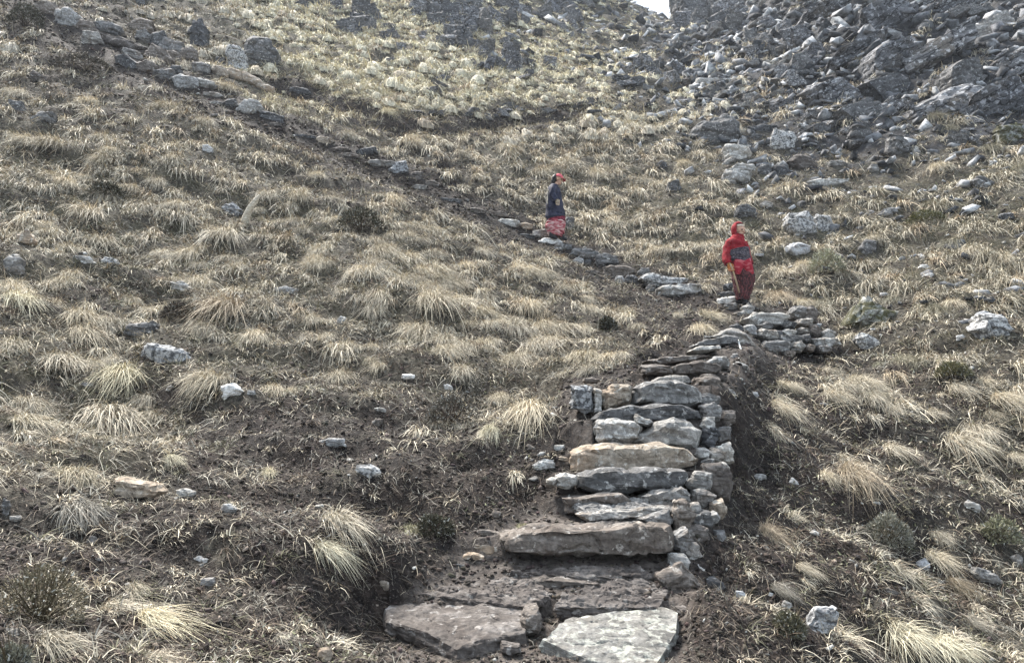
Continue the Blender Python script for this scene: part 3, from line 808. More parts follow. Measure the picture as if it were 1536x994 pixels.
for b4, tone, lab, rot in (
 (x4(807,846,357,366), 'white', 'white flat tread under the feet of the person in blue', 3),
 (x4(830,847,364,377), 'grey', 'grey stone propping the white tread', 0),
 (x4(800,825,343,358), 'grey', 'domed grey stone behind the feet of the person in blue', 0),
 (x4(846,859,366,375), 'dark', 'small dark stone right of the white tread', 0),
 (x4(779,798,335,345), 'tan', 'small pale brown block on the path behind the person in blue', 3),
 (x4(744,781,329,338), 'pale', 'long low pale slab on the path left of the person in blue', 6),
 (x4(729,760,316,325), 'brown', 'thin brown slab higher on the path left of the person in blue', 4),
 (x4(855,899,374,389), 'grey', 'first long grey block down the path from the person in blue', 3),
 (x4(859,877,386,398), 'pale', 'small pale stone under the first long grey block', 0),
 (x4(877,888,389,398), 'dark', 'dark filler between two long path blocks', 0),
 (x4(897,929,380,400), 'dark', 'dark block with a pale right end on the path', 0),
 (x4(906,958,397,417), 'brown', 'broad brown slab with a pointed top on the path', 0),
 (x4(924,938,415,427), 'pale', 'small pale stone under the broad brown slab', 0),
 (x4(937,957,413,426), 'dark', 'dark stone under the right end of the broad brown slab', 0),
 (x4(958,977,403,413), 'grey', 'small grey stone above the speckled path block', 0),
 (x4(958,1027,411,430), 'lichen', 'long speckled lichened block on the path', 3),
 (x4(986,1055,426,445), 'pale', 'long pale block, lowest of the upper path', -1),
 (x4(970,985,427,439), 'grey', 'rounded grey stone left of the long pale block', 0),
 (x4(555,589,239,252), 'grey', 'larger flat slab of the pair high on the path', 4),
 (x4(584,611,241,261), 'lichen', 'squared lichened block beside the flat slab high on the path', 0),
 (x4(532,563,221,233), 'dark', 'thin dark slab above the pair of slabs high on the path', -4),
 (x4(613,633,258,271), 'brown', 'small brown block below the squared lichened block', 0),
 (x4(637,664,270,280), 'brown', 'low brown slab between the small brown block and the person in blue', 5),
 (x4(469,497,205,216), 'tan', 'pale brown flake on the path right of the big pale boulder', 6),
 (x4(387,425,168,182), 'dark', 'long dark flake at the right foot of the big pale boulder', 10),
 (x4(1078,1104,446,456), 'white', 'thin white stone behind the feet of the person in red', -8),
 (x4(1088,1107,454,465), 'grey', 'small grey step stone under the thin white one', 0),
 (x4(1078,1105,438,448), 'dark', 'flat dark stone above the thin white one by the red person', 0),
 (x4(1085,1102,424,438), 'dark', 'black angular stone left of the red person\'s ankles', 0),  # unidentified black shape, built with the stone helper
 (x4(849,861,326,346), 'dark', 'black upright stone right of the person in blue\'s skirt', 0)):  # another unidentified black shape, modelled like the path stones
    st(*b4[:2], b4[2] * 1.12, b4[3] * 1.3, tone, lab, rot, name='path_stone', group=GP)

# --- rough wall and boulders at the upper left
GU = 'stones of the tumbled wall at the upper left'
for b4, tone, lab, rot in (
 (x4(150,222,56,74), 'brown', 'longest slab of the tumbled upper wall, tilted down to the right', 24),
 (x4(181,211,74,87), 'grey', 'flat stone under the middle of the longest upper slab', 22),
 (x4(119,145,46,66), 'grey', 'squarish stone left of the longest upper slab', 15),
 (x4(80,112,12,38), 'pale', 'pale rounded boulder near the top of the tumbled wall', 10),
 (x4(52,80,2,20), 'brown', 'brown boulder at the top end of the tumbled wall', 0),
 (x4(110,140,32,48), 'brown', 'dark brown stone between the pale rounded and squarish ones', 15),
 (x4(140,175,30,49), 'grey', 'grey stone above the left end of the longest upper slab', 10),
 (x4(219,250,68,92), 'brown', 'tilted brown stone at the right end of the longest slab', 28),
 (x4(222,247,46,68), 'dark', 'dark block standing above the tumbled wall', 0),
 (x4(190,222,28,48), 'brown', 'brown block above the middle of the tumbled wall', 10),
 (x4(203,222,46,62), 'grey', 'small grey stone touching the dark standing block', 20),
 (x4(236,268,58,81), 'grey', 'grey stone right of the dark standing block', 20),
 (x4(246,270,74,92), 'brown', 'brown wedge under the grey stone of the upper wall', 24),
 (x4(272,292,74,98), 'brown', 'upright brown stone at the right end of the tumbled wall', 10),
 (x4(251,268,97,114), 'dark', 'small black stone low in the tumbled wall', 0),
 (x4(231,254,101,118), 'grey', 'grey stone left of the small black one', 10),
 (x4(202,232,90,108), 'brown', 'flat brown stone low in the tumbled wall', 22),
 (x4(257,288,112,133), 'pale', 'pale flat stone at the foot of the tumbled wall', 12),
 (x4(287,316,118,131), 'pale', 'second pale flat stone, right of the first at the wall foot', 8),
 (x4(171,206,84,102), 'dark', 'thin dark slab lowest under the longest one', 26),
 (x4(288,310,92,110), 'grey', 'grey stone in the grass right of the upright brown one', 15),
 (x4(310,340,98,112), 'tan', 'tan flake along the path edge under the twin boulders', 20),
 (x4(342,405,112,126), 'tan', 'long thin tan slab below the dark domed boulder', 22)):
    st(*b4[:2], b4[2] * 1.35, b4[3] * 1.4, tone, lab, rot, name='wall_stone', cat='wall stone', group=GU)
def boulder(b4, tone, lab, rot=0, poly=None, **kw):
    return st(*b4, tone, lab, rot, name='boulder', cat='boulder', poly=poly, **kw)
boulder(x4(352,391,147,175), 'pale', 'pale rounded boulder lying on the path at the upper left', poly=[(350,172),(356,156),(366,148),(384,149),(391,158),(386,167),(372,175)])
st(*x4(333,356,146,162), 'dark', 'dark stone hidden behind the pale boulder on the path', 0)
st(*x4(303,336,137,148), 'grey', 'flat grey slab left of the pale boulder on the path', 3)
boulder(x4(279,310,26,76), 'dark', 'left of two pointed dark boulders standing above the upper wall', poly=[(281,74),(279,45),(286,28),(300,26),(310,40),(309,72)])
boulder(x4(337,369,64,110), 'lichen', 'right of two pointed boulders, pale grey face, above the upper wall', poly=[(338,108),(337,78),(343,65),(358,66),(368,82),(369,109)])
boulder(x4(358,415,46,108), 'dark', 'big dark domed boulder with tufts right of the pointed pair', poly=[(360,106),(358,60),(376,46),(398,52),(414,76),(408,104)])
st(*x4(428,466,130,144), 'dark', 'dark flat rock at the upper edge of the brown soil band', 5)
st(*x4(322,337,83,100), 'dark', 'dark stone in the gap between the two pointed boulders', 0)

# --- scattered stones on the left slope
for b4, tone, lab, rot in (
 (x4(38,80,161,187), 'grey', 'grey wedge-shaped rock on the grassy slope at the upper left', -25),
 (x4(5,34,147,169), 'dark', 'dark rock near the left edge above the wedge-shaped rock', 10),
 (x4(34,64,103,126), 'brown', 'long brown rock sloping down near the left edge', 30),
 (x4(300,318,216,230), 'white', 'small bright white stone under a dark hollow on the upper left slope', 15),
 (x4(330,362,299,327), 'lichen', 'lichened grey boulder left of the weathered stump', 0),
 (x4(0,31,378,413), 'grey', 'smooth grey block cut by the left edge of the view', 0),
 (x4(106,144,383,399), 'pale', 'pale flat stone right of the smooth grey block', 4),
 (x4(146,176,384,400), 'lichen', 'speckled stone touching the pale flat one', 0),
 (x4(252,288,420,441), 'pale', 'rounded pale stone above the big overhanging tussock', 6),
 (x4(260,276,461,474), 'grey', 'small grey stone in a dark hollow left of the big tussock', 0),
 (x4(212,281,511,550), 'lichen', 'lichen-blotched boulder amid tussocks on the left', 5),
 (x4(181,232,482,509), 'dark', 'dark pointed rock above the lichen-blotched boulder', -8),
 (x4(328,363,573,599), 'white', 'white angular stone on the mud left of centre', -22),
 (x4(368,384,584,596), 'pale', 'small pale stone right of the white angular one', 0),
 (x4(17,48,345,369), 'tan', 'tan rock on the left slope above the smooth grey block', -20),
 (x4(505,518,472,489), 'pale', 'small pale upright stone in mid-slope grass', 10),
 (x4(410,446,429,443), 'pale', 'low pale stone in the grass right of the big tussock', 8),
 (x4(476,519,657,672), 'pale', 'flat pale stone on mud in the middle left', 8),
 (x4(601,622,559,571), 'white', 'white flat stone in the grass above the round dark bush', -4),
 (x4(664,679,575,586), 'white', 'small white stone right of the white flat one', 20),
 (x4(556,574,627,640), 'brown', 'brown-grey stone left of the round dark bush', 0),
 (x4(528,572,693,721), 'lichen', 'blue-grey lichened stone in the bank left of the steps', 15),
 (x4(262,289,732,748), 'pale', 'small pale stone right of the tan block', -5),
 (x4(330,352,757,773), 'pale', 'pale stone tilted in the mud below the tan block', 25),
 (x4(127,143,805,819), 'grey', 'small grey stone left of the straw tuft', 10),
 (x4(287,312,835,845), 'white', 'thin white stone low in the dark bank', 10),
 (x4(0,12,748,778), 'grey', 'grey stone at the left edge below the pale tussocks', 0),
 (x4(12,28,772,784), 'pale', 'small pale stone beside the one at the left edge', 0),
 (x4(298,320,868,882), 'grey', 'small greyish stone in the lower left bank', 0),
 (x4(472,498,972,996), 'tan', 'tan rock in the earth at the bottom left of the steps', 0),
 (x4(118,138,572,584), 'grey', 'small flat stone in the hollow between left tussocks', 0),
 (x4(560,580,610,620), 'pale', 'little pale chip in the mud above the blue-grey stone', 10),
 (x4(246,262,577,588), 'grey', 'grey chip below the lichen-blotched boulder', -30)):
    st(*b4, tone, lab, rot)
boulder(x4(162,234,717,751), 'tan', 'tan block lying alone on dark soil at the lower left',
        poly=[(162,746),(168,718),(190,719),(228,726),(234,738),(222,748),(190,747)], depth=.22)

# --- scattered stones on the right slope
for b4, tone, lab, rot, big in (
 (x4(1215,1259,902,962), 'lichen', 'rounded blue-grey boulder low on the right slope', 60, 1),
 (x4(1131,1152,711,722), 'pale', 'pale flake below the dark hole right of the steps', 8, 0),
 (x4(1183,1203,718,730), 'white', 'white pointed stone right of the dark hole', 35, 0),
 (x4(1445,1477,752,772), 'pale', 'pale rounded stone near the right edge', 15, 0),
 (x4(1464,1507,857,878), 'grey', 'long grey flat stone low at the right edge', 22, 0),
 (x4(1378,1399,840,860), 'white', 'white tilted stone on the lower right slope', 40, 0),
 (x4(1102,1122,886,900), 'white', 'small white stone right of the lowest cheek stones', 28, 0),
 (x4(1306,1322,751,758), 'pale', 'thin pale chip in the middle of the right slope', 5, 0),
 (x4(1518,1540,832,852), 'grey', 'grey stone cut by the right edge, lower slope', 30, 0),
 (x4(1152,1161,888,897), 'white', 'tiny white pebble right of the small white stone', 0, 0),
 (x4(1174,1190,901,916), 'pale', 'pale stone above the rounded blue-grey boulder', 35, 0),
 (x4(1215,1231,795,805), 'pale', 'small pale stone above the straw streaks', 15, 0),
 (x4(1330,1352,884,896), 'grey', 'flat grey chip low on the right slope', 18, 0),
 (x4(1229,1244,604,609), 'pale', 'small rounded pale stone below the corner wall', 3, 0),
 (x4(1126,1140,587,597), 'white', 'small white chip on the soil under the corner wall', 15, 0),
 (x4(1178,1220,360,388), 'white', 'white-topped rock with a dark left side right of the red person', 5, 1),
 (x4(1288,1319,358,385), 'dark', 'dark pyramid rock on the mid right slope', 0, 1),
 (x4(1464,1534,466,512), 'lichen', 'big rock with a flat white top at the right edge', 3, 1),
 (x4(1286,1325,498,526), 'lichen', 'lichened ledge rock below the mossy outcrop', 25, 0),
 (x4(1380,1398,395,404), 'white', 'small bright stone in mid right turf', 0, 0),
 (x4(1436,1452,500,514), 'white', 'small white stone left of the flat-topped right rock', 20, 0),
 (x4(1253,1268,379,392), 'grey', 'small grey stone between the white-topped and pyramid rocks', 0, 0),
 (x4(1181,1228,311,359), 'lichen', 'blotched blue-white boulder above the white-topped rock', 0, 1),
 (x4(1218,1256,318,356), 'lichen', 'smaller blotched boulder at the right of its blue-white twin', 0, 1),
 (x4(1103,1136,305,330), 'dark', 'dark round rock directly above the red hood', 0, 1),
 (x4(1318,1350,312,325), 'pale', 'flat pale slab on the right mid slope', -12, 0),
 (x4(1457,1496,262,287), 'dark', 'dark rounded rock in turf near the right edge', 10, 1),
 (x4(1209,1277,266,280), 'pale', 'thin pale slabs lying flat on the turf above the blotched boulders', -6, 0),
 (x4(1302,1322,244,260), 'grey', 'grey rock right of the thin pale slabs', 0, 0),
 (x4(1244,1272,239,251), 'grey', 'grey rock above the thin pale slabs', 0, 0),
 (x4(1276,1315,181,221), 'dark', 'dark block, left of a pair at the foot of the crag', 0, 1),
 (x4(1334,1371,198,238), 'dark', 'dark block, right of a pair at the foot of the crag', 0, 1),
 (x4(1370,1382,219,238), 'pale', 'small pale upright stone right of the dark pair', 0, 0),
 (x4(1500,1542,181,222), 'mossy', 'greenish mossy boulder at the right edge below the crag', 0, 1),
 (x4(1157,1202,187,231), 'lichen', 'white-blotched leaning boulder right of the dark slab stack', 10, 1),
 (x4(1120,1168,185,199), 'dark', 'upper dark slab of the stack beside the blotched boulder', -8, 0),
 (x4(1124,1146,198,210), 'dark', 'small dark block under the stack of slabs', 0, 0),
 (x4(1137,1160,243,266), 'dark', 'dark angular rock right of the big pale boulder', 0, 1),
 (x4(1160,1189,244,268), 'dark', 'second dark angular rock right of the big pale boulder', 0, 1),
 (x4(1181,1228,230,258), 'brown', 'flat brown-grey rock above the blotched boulders', 22, 1),
 (x4(1084,1130,213,245), 'pale', 'pale rounded boulder on top of the big pale one', 0, 1),
 (x4(1076,1108,238,248), 'grey', 'plank-like slab leaning on the pale boulders', -32, 0),
 (x4(1042,1116,114,130), 'pale', 'long flat pale slab over a dark hollow in the scree', 2, 1),
 (x4(1000,1029,161,172), 'pale', 'thin pale slab at the left edge of the scree', 0, 0),
 (x4(985,1003,240,256), 'dark', 'small dark rock in the straw below the gully', 20, 0),
 (x4(1000,1026,268,290), 'dark', 'dark rock in the straw left of the pale boulders', 10, 0),
 (x4(1140,1160,300,316), 'grey', 'grey stone up the slope from the red hood', 0, 0)):
    st(*b4, tone, lab, rot, name='boulder' if big else 'stone', cat='boulder' if big else 'stone')
boulder(x4(1085,1140,244,281), 'pale', 'big pale grey boulder left of the dark angular rocks', poly=[(1086,266),(1092,250),(1112,244),(1134,246),(1139,254),(1128,268),(1106,280),(1092,277)])
boulder(x4(1035,1116,166,224), 'dark', 'big dark faceted boulder at the foot of the scree', poly=[(1035,205),(1042,184),(1066,170),(1090,166),(1112,180),(1116,200),(1104,222),(1070,220)])
boulder(x4(1272,1374,436,492), 'mossy', 'long mossy outcrop with a jagged crest right of the corner wall', poly=[(1276,486),(1285,462),(1306,436),(1322,452),(1350,470),(1372,478),(1372,490),(1320,492)], depth=.6)
# ------------------------------------------------------------------ labels that point at one thing each
LM = [(800, 935, 'the two lowest slabs'), (880, 815, 'the long muddy slab'), (955, 688, 'the tan step slab'), (955, 590, 'the upright blocks'), (1180, 505, 'the corner wall'),
      (1113, 400, 'the person in red'), (833, 310, 'the person in blue'), (1006, 436, 'the long pale path block'), (570, 246, 'the flat slab high on the path'),
      (370, 160, 'the pale boulder on the path'), (190, 65, 'the longest upper wall slab'), (385, 75, 'the dark domed boulder'), (295, 50, 'the pointed dark boulders'),
      (60, 173, 'the grey wedge-shaped rock'), (309, 222, 'the bright white stone'), (346, 313, 'the lichened boulder by the stump'), (15, 395, 'the smooth grey block'),
      (270, 430, 'the rounded pale stone'), (246, 530, 'the lichen-blotched boulder'), (345, 586, 'the white angular stone'), (511, 480, 'the small upright pale stone'),
      (498, 665, 'the flat pale stone'), (611, 565, 'the white flat stone'), (675, 620, 'the round dark bush'), (550, 707, 'the blue-grey stone'), (198, 735, 'the lone tan block'),
      (298, 840, 'the thin white stone'), (341, 765, 'the tilted pale stone'), (485, 985, 'the tan rock at the bottom'), (1237, 930, 'the blue-grey boulder'),
      (1388, 850, 'the white tilted stone'), (1460, 762, 'the pale rounded stone'), (1485, 867, 'the long flat stone'), (1314, 754, 'the thin pale chip'),
      (1190, 724, 'the white pointed stone'), (1236, 607, 'the small rounded pale stone'), (1322, 465, 'the mossy outcrop'), (1500, 490, 'the flat-topped white rock'),
      (1199, 375, 'the white-topped rock'), (1303, 372, 'the dark pyramid rock'), (1389, 399, 'the small bright stone'), (1476, 275, 'the dark rounded rock'),
      (1334, 318, 'the flat pale slab'), (1205, 335, 'the blotched boulders'), (1242, 272, 'the thin pale slabs'), (1112, 262, 'the big pale boulder'),
      (1075, 195, 'the dark faceted boulder'), (1179, 210, 'the white-blotched boulder'), (1295, 200, 'the dark block pair'), (1520, 200, 'the greenish boulder'),
      (1078, 122, 'the long slab in the scree'), (1013, 272, 'the dark rock in the straw'), (540, 335, 'the black shrub in mid-slope'), (720, 180, 'the brown soil band'),
      (1000, 20, 'the notch of sky'), (690, 40, 'the dark crag above the straw slope'), (850, 20, 'the rocks of the left ridge'), (1090, 15, 'the spur right of the notch'), (525, 32, 'the small outcrop at the top'), (742, 88, 'the dark rib right of the crag'), (805, 165, 'the stones of the upper soil band'), (985, 108, 'the flakes in the gully'), (1450, 200, 'the rocks under the lower crag ledge'), (480, 5, 'the rocks at the top edge'), (52, 500, 'the tussocks at the left edge')]
DIRS = ['right of', 'upper right of', 'above', 'upper left of', 'left of', 'lower left of', 'below', 'lower right of']
ORD = ['nearest', 'second-nearest', 'third-nearest', 'fourth-nearest', 'fifth-nearest', 'sixth-nearest', 'seventh-nearest', 'eighth-nearest', 'ninth-nearest', 'tenth-nearest', 'eleventh-nearest', 'twelfth-nearest', 'thirteenth-nearest', 'fourteenth-nearest', 'fifteenth-nearest', 'sixteenth-nearest']
def autolabel(P, nouns, own=''):
    """P (n,2) photo positions; nouns: the same noun phrase is ranked together"""
    P = np.asarray(P, float); best = [(99, 1e9, None)] * len(P)
    for lx, ly, ph in LM:
        d = P - (lx, ly); dist = np.hypot(d[:, 0], d[:, 1])
        sec = np.round(np.degrees(np.arctan2(-d[:, 1], d[:, 0])) / 45).astype(int) % 8
        for s in range(8):
            for noun in set(nouns):
                idx = [i for i in range(len(P)) if sec[i] == s and nouns[i] == noun]
                idx.sort(key=lambda i: dist[i])
                for rk, i in enumerate(idx[:16]):
                    c = (rk + dist[i] / 250.0, dist[i], '%s %s %s %s' % (ORD[rk], noun, DIRS[s], ph))
                    if c[0] < best[i][0]: best[i] = c
    return [b[2] or (own + ' ' + nouns[i]).strip() for i, b in enumerate(best)]

# ------------------------------------------------------------------ blades
UP = np.array([0, 0, 1.0])
def blades(base, d0, L, droop, wid, seg, tint, side=None):
    """curved tapering ribbons. base, d0, droop (n,3); L, wid (n,)"""
    n = len(base)
    t = np.linspace(0, 1, seg + 1)
    C = base[:, None] + d0[:, None] * (L[:, None, None] * t[None, :, None]) + droop[:, None] * (L[:, None, None] * (t ** 2)[None, :, None])
    if side is None:
        a = RNG.uniform(0, 2 * np.pi, n)
        side = np.stack([np.cos(a), np.sin(a), RNG.uniform(-.3, .3, n)], 1)
        side /= np.linalg.norm(side, axis=1)[:, None]
    w = wid[:, None] * (1 - .75 * t[None] ** 2) * .5
    A = C - side[:, None] * w[..., None]; B = C + side[:, None] * w[..., None]
    V = np.stack([A, B], 2).reshape(-1, 3)
    k = np.arange(seg)
    q = np.stack([2 * k, 2 * k + 1, 2 * k + 3, 2 * k + 2], 1)
    F = (q[None] + (np.arange(n) * 2 * (seg + 1))[:, None, None]).reshape(-1, 4)
    T = np.repeat(tint, 2 * (seg + 1), axis=0)
    return V, F, T
def merge(parts):
    Vs, Fs, Ts, o = [], [], [], 0
    for V, F, T in parts:
        Vs.append(V); Fs.append(F + o); Ts.append(T); o += len(V)
    return np.concatenate(Vs), np.concatenate(Fs), np.concatenate(Ts)
def tuft(pos, dn, g, R, L, nb, seg, wid, tint, up=1.0, dr=1.25, spread=.9, jitter=.10, long_=1.0):
    """many tufts at once; pos (n,3), dn (n,2) downhill, g slope, R crown radius, L blade length"""
    n = len(pos); N_ = n * nb
    P = np.repeat(pos, nb, 0); D = np.repeat(dn, nb, 0); G = np.repeat(g, nb); RR = np.repeat(R, nb); LL = np.repeat(L, nb)
    a = RNG.uniform(0, 2 * np.pi, N_); q = np.sqrt(RNG.uniform(0, 1, N_)) * .55
    off = np.stack([np.cos(a) * q, np.sin(a) * q], 1) * RR[:, None]
    b = P.copy(); b[:, :2] += off
    b[:, 2] += -(off[:, 0] * D[:, 0] + off[:, 1] * D[:, 1]) * G + RR * .38 * (1 - (q / .55) ** 2)
    a2 = a + RNG.normal(0, .5, N_)
    out = np.stack([np.cos(a2), np.sin(a2), 0 * a2], 1)
    D3 = np.concatenate([D, 0 * G[:, None]], 1)
    d0 = out * (RNG.uniform(.15, .85, N_) * spread)[:, None] + UP * (up * RNG.uniform(.7, 1.25, N_))[:, None] + D3 * RNG.uniform(.15, .6, N_)[:, None] * long_
    d0 /= np.linalg.norm(d0, axis=1)[:, None]
    drp = (dr * RNG.uniform(.6, 1.35, N_))[:, None] * (-UP) + D3 * RNG.uniform(.1, .65, N_)[:, None] * long_ + RNG.normal(0, .24, (N_, 3))
    Lb = LL * RNG.uniform(.35, 1.2, N_)
    sp = RNG.random(N_) < .10
    drp[sp] *= .35; Lb[sp] *= .7
    tt = np.repeat(tint, nb, 0) * RNG.uniform(.6, 1.28, N_)[:, None]
    br = RNG.random(N_) < .16
    tt[br] = tt[br] * np.array([.45, .40, .36])
    W = np.repeat(wid, nb) * RNG.uniform(.6, 1.4, N_)
    return blades(b, d0, Lb, drp, W, seg, tt)

def _lump_templates():
    """two rings of five corners and a top and bottom facet: angular chips"""
    tv = []
    for k in range(40):
        rr = random.Random(k); P = []
        a0 = rr.uniform(0, 1); sx, sy = rr.uniform(-.2, .2), rr.uniform(-.2, .2)
        for z, m in ((-.36, 1.0), (.34, .82)):
            for j in range(4):
                a = a0 + j * math.pi / 2 + rr.uniform(-.4, .4); q = rr.uniform(.42, .74) * m
                P.append((math.cos(a) * q + sx * z, math.sin(a) * q + sy * z, z + rr.uniform(-.2, .2)))
        tv.append(P)
    F = [(j, (j + 1) % 4, 4 + (j + 1) % 4, 4 + j) for j in range(4)]
    F += [(4, 5, 6, 7), (3, 2, 1, 0)]
    return np.array(tv), np.array(F)
LT = _lump_templates()
def lumps(C, S, tint, flat=.6, seedv=0, dirs=None):
    """C centres, S (n,) size -> low boxy lumps with 14 corners each"""
    n = len(C)
    tv, tf = LT
    q = tv[RNG.integers(0, len(tv), n)] * RNG.uniform(.88, 1.12, (n, tv.shape[1], 3))
    Fq = tf; k_ = tv.shape[1]
    sc = np.stack([RNG.uniform(.7, 1.5, n), RNG.uniform(.6, 1.1, n), RNG.uniform(.5, 1.0, n) * flat], 1)
    q = q * sc[:, None] * S[:, None, None]
    # random turn
    ax = RNG.uniform(0, 2 * np.pi, n); ti = RNG.normal(0, .45, n); tj = RNG.normal(0, .45, n)
    c, s_ = np.cos(ti)[:, None], np.sin(ti)[:, None]
    y = q[..., 1] * c - q[..., 2] * s_; z = q[..., 1] * s_ + q[..., 2] * c
    c, s_ = np.cos(tj)[:, None], np.sin(tj)[:, None]
    x = q[..., 0] * c + z * s_; z = -q[..., 0] * s_ + z * c
    c, s_ = np.cos(ax)[:, None], np.sin(ax)[:, None]
    q = np.stack([x * c - y * s_, x * s_ + y * c, z], -1)
    V = (q + C[:, None]).reshape(-1, 3)
    F = (Fq[None] + (np.arange(n) * k_)[:, None, None]).reshape(-1, 4)
    return V, F, np.repeat(tint, k_, 0)
STRAW = np.array([.70, .63, .495]); CREAM = np.array([.80, .74, .55]); GREYS = np.array([.40, .375, .32]); OLIVE = np.array([.19, .185, .12]); RUST = np.array([.50, .42, .31])
def stone_block(X, Y, pad=0.0):
    m = np.zeros(len(X), bool)
    for x, y, r in STONES:
        m |= (X - x) ** 2 + (Y - y) ** 2 < (r * .9 + pad) ** 2
        # keep the line of sight to the stone free
    return m
def cover_at(X, Y):
    Z = Hq(X, Y); px, py, _ = project(X, Y, Z)
    g = samp(M_GRASS, px, py); s = samp(M_SOIL, px, py); rk = samp(M_ROCK, px, py)
    tr = polyd(px, py - 4, TRAIL) < np.where(px < 800, 19, 12); ins = inpoly(px, py, P_STAIR)
    sb = polyd(px, py, SOILBAND) < 21
    return Z, px, py, g, s, rk, tr, ins, sb
def infront(px, py, X, Y, hh):
    """would something hh metres tall here hide a modelled stone or a person?"""
    r = np.hypot(X, Y)
    m = np.zeros(len(px), bool)
    for sx, sy, sr in STONES:
        sz = float(Hq(np.array([sx]), np.array([sy]))[0]); qx, qy, _ = project(np.array([sx]), np.array([sy]), np.array([sz]))
        rs = math.hypot(sx, sy)
        wpx = sr / rs * FPX
        m |= (np.abs(px - qx[0]) < wpx * 1.05 + hh / r * FPX * .35) & (py > qy[0] - wpx * .3) & (py - hh / r * FPX < qy[0] - 2) & (r < rs) & (r > rs - 2.5)
    return m
for cx, cy, h in ((833, 355, 100), (1113, 455, 120)):
    g_ = ground(cx, cy); STONES.append((g_[0], g_[1], .28))

# hand-placed tussocks: px centre, crown row, width px, height px, tone, label
HT = [
 (45, 595, 105, 95, STRAW, 'large drooping straw tussock cut by the left edge'),
 (165, 592, 130, 85, STRAW, 'large pale tussock spilling over the hollow right of the one at the left edge'),
 (225, 600, 60, 60, STRAW, 'pale tussock leaning right against the widest one on the left'),
 (182, 540, 95, 55, CREAM, 'pale tussock directly above the widest left one'),
 (92, 515, 90, 65, STRAW, 'loose straw tussock with dark gaps below the smooth grey block'),
 (20, 490, 70, 70, STRAW, 'straw tussock at the left edge above the large drooping one'),
 (30, 425, 80, 60, CREAM, 'long-bladed tussock at the left edge under the smooth grey block'),
 (335, 432, 105, 78, RUST, 'big overhanging buff tussock right of the dark hollow'),
 (875, 505, 95, 80, STRAW, 'long buff tussock swept to the right above the steps'),
 (735, 605, 52, 100, CREAM, 'tall narrow cream tussock right of the round dark bush'),
 (335, 335, 80, 50, STRAW, 'arching tussock below the weathered stump'),
 (150, 350, 70, 38, STRAW, 'rounded tussock right of the tan rock'),
 (132, 140, 60, 36, STRAW, 'fountain-shaped tussock below the long tilted upper slab'),
 (128, 302, 80, 45, STRAW, 'wide tussock in the upper left grass below the wedge rock'),
 (250, 150, 60, 34, STRAW, 'ragged tussock between the tumbled wall and the pale boulder'),
 (25, 128, 55, 40, STRAW, 'tussock at the left edge above the dark rock'),
 (75, 200, 80, 50, STRAW, 'long straw tussock right below the grey wedge-shaped rock'),
 (490, 378, 46, 40, STRAW, 'upright little tussock right of the low pale stone'),
 (485, 800, 80, 58, CREAM, 'spiky cream tuft on the dark bank in the lower left'),
 (225, 905, 95, 55, CREAM, 'sprawling cream tussock near the bottom left'),
 (120, 745, 110, 55, GREYS, 'greyish tussock left of and below the lone tan block'),
 (200, 860, 60, 50, STRAW, 'small straw tuft above the sprawling cream tussock'),
 (255, 670, 40, 40, CREAM, 'small pale tuft on the mud above the lone tan block'),
 (403, 690, 30, 40, CREAM, 'thin upright tuft on the mud right of centre left'),
 (615, 770, 60, 55, OLIVE * 1.7, 'greenish tuft below the blue-grey stone'),
 (785, 780, 40, 22, OLIVE * 2, 'tiny green tuft on the earth above the long muddy slab'),
 (1155, 765, 60, 85, RUST, 'buff tussock combed downhill right of the cheek stones'),
 (1280, 672, 80, 100, RUST, 'longest combed straw streak on the right slope'),
 (1340, 650, 60, 60, STRAW, 'straw tussock right of the longest combed streak'),
 (1440, 640, 100, 60, STRAW, 'broad combed tussock above the pale rounded stone'),
 (1522, 575, 50, 48, STRAW, 'tussock hanging down at the right edge under the flat-topped rock'),
 (1435, 570, 52, 32, STRAW, 'neat buff tuft in the middle of the right slope'),
 (1335, 590, 60, 60, STRAW, 'fanned tussock below the mossy outcrop'),
 (1240, 690, 40, 60, STRAW, 'thin straw streak left of the longest one'),
 (1430, 850, 50, 60, RUST, 'brown straw streak right of the white tilted stone'),
 (1350, 925, 90, 60, CREAM, 'large pale green-tinged tussock at the bottom right'),
 (1420, 940, 90, 60, CREAM, 'second large pale tussock at the bottom right corner'),
 (1165, 865, 50, 40, GREYS, 'small greyish tuft above the pale stone on the right slope'),
 (1180, 392, 50, 45, STRAW, 'tussock behind and right of the person in red'),
 (1165, 430, 60, 40, RUST, 'buff tussock between the red skirt and the corner wall'),
 (1015, 460, 26, 30, STRAW, 'little blond tuft on the bank below the long pale path block'),
 (690, 540, 60, 40, STRAW, 'arching tussock above the round dark bush'),
 (740, 500, 46, 34, STRAW, 'tussock between the bush and the long buff one'),
 (650, 440, 90, 34, STRAW, 'wide straw tussock in the middle of the slope'),
 (545, 395, 90, 40, STRAW, 'flat-topped straw tussock below the black shrub'),
 (1110, 590, 1, 1, None, ''),
]
TUSS = []          # individual tussocks: (x, y, width m, tint, label or None)
for cx, top, w, h, tone, lab in HT:
    if tone is None: continue
    g_ = ground(cx, top + h * .45)
    TUSS.append((g_[0], g_[1], w / FPX * g_[1], h / FPX * g_[1], tone, lab))

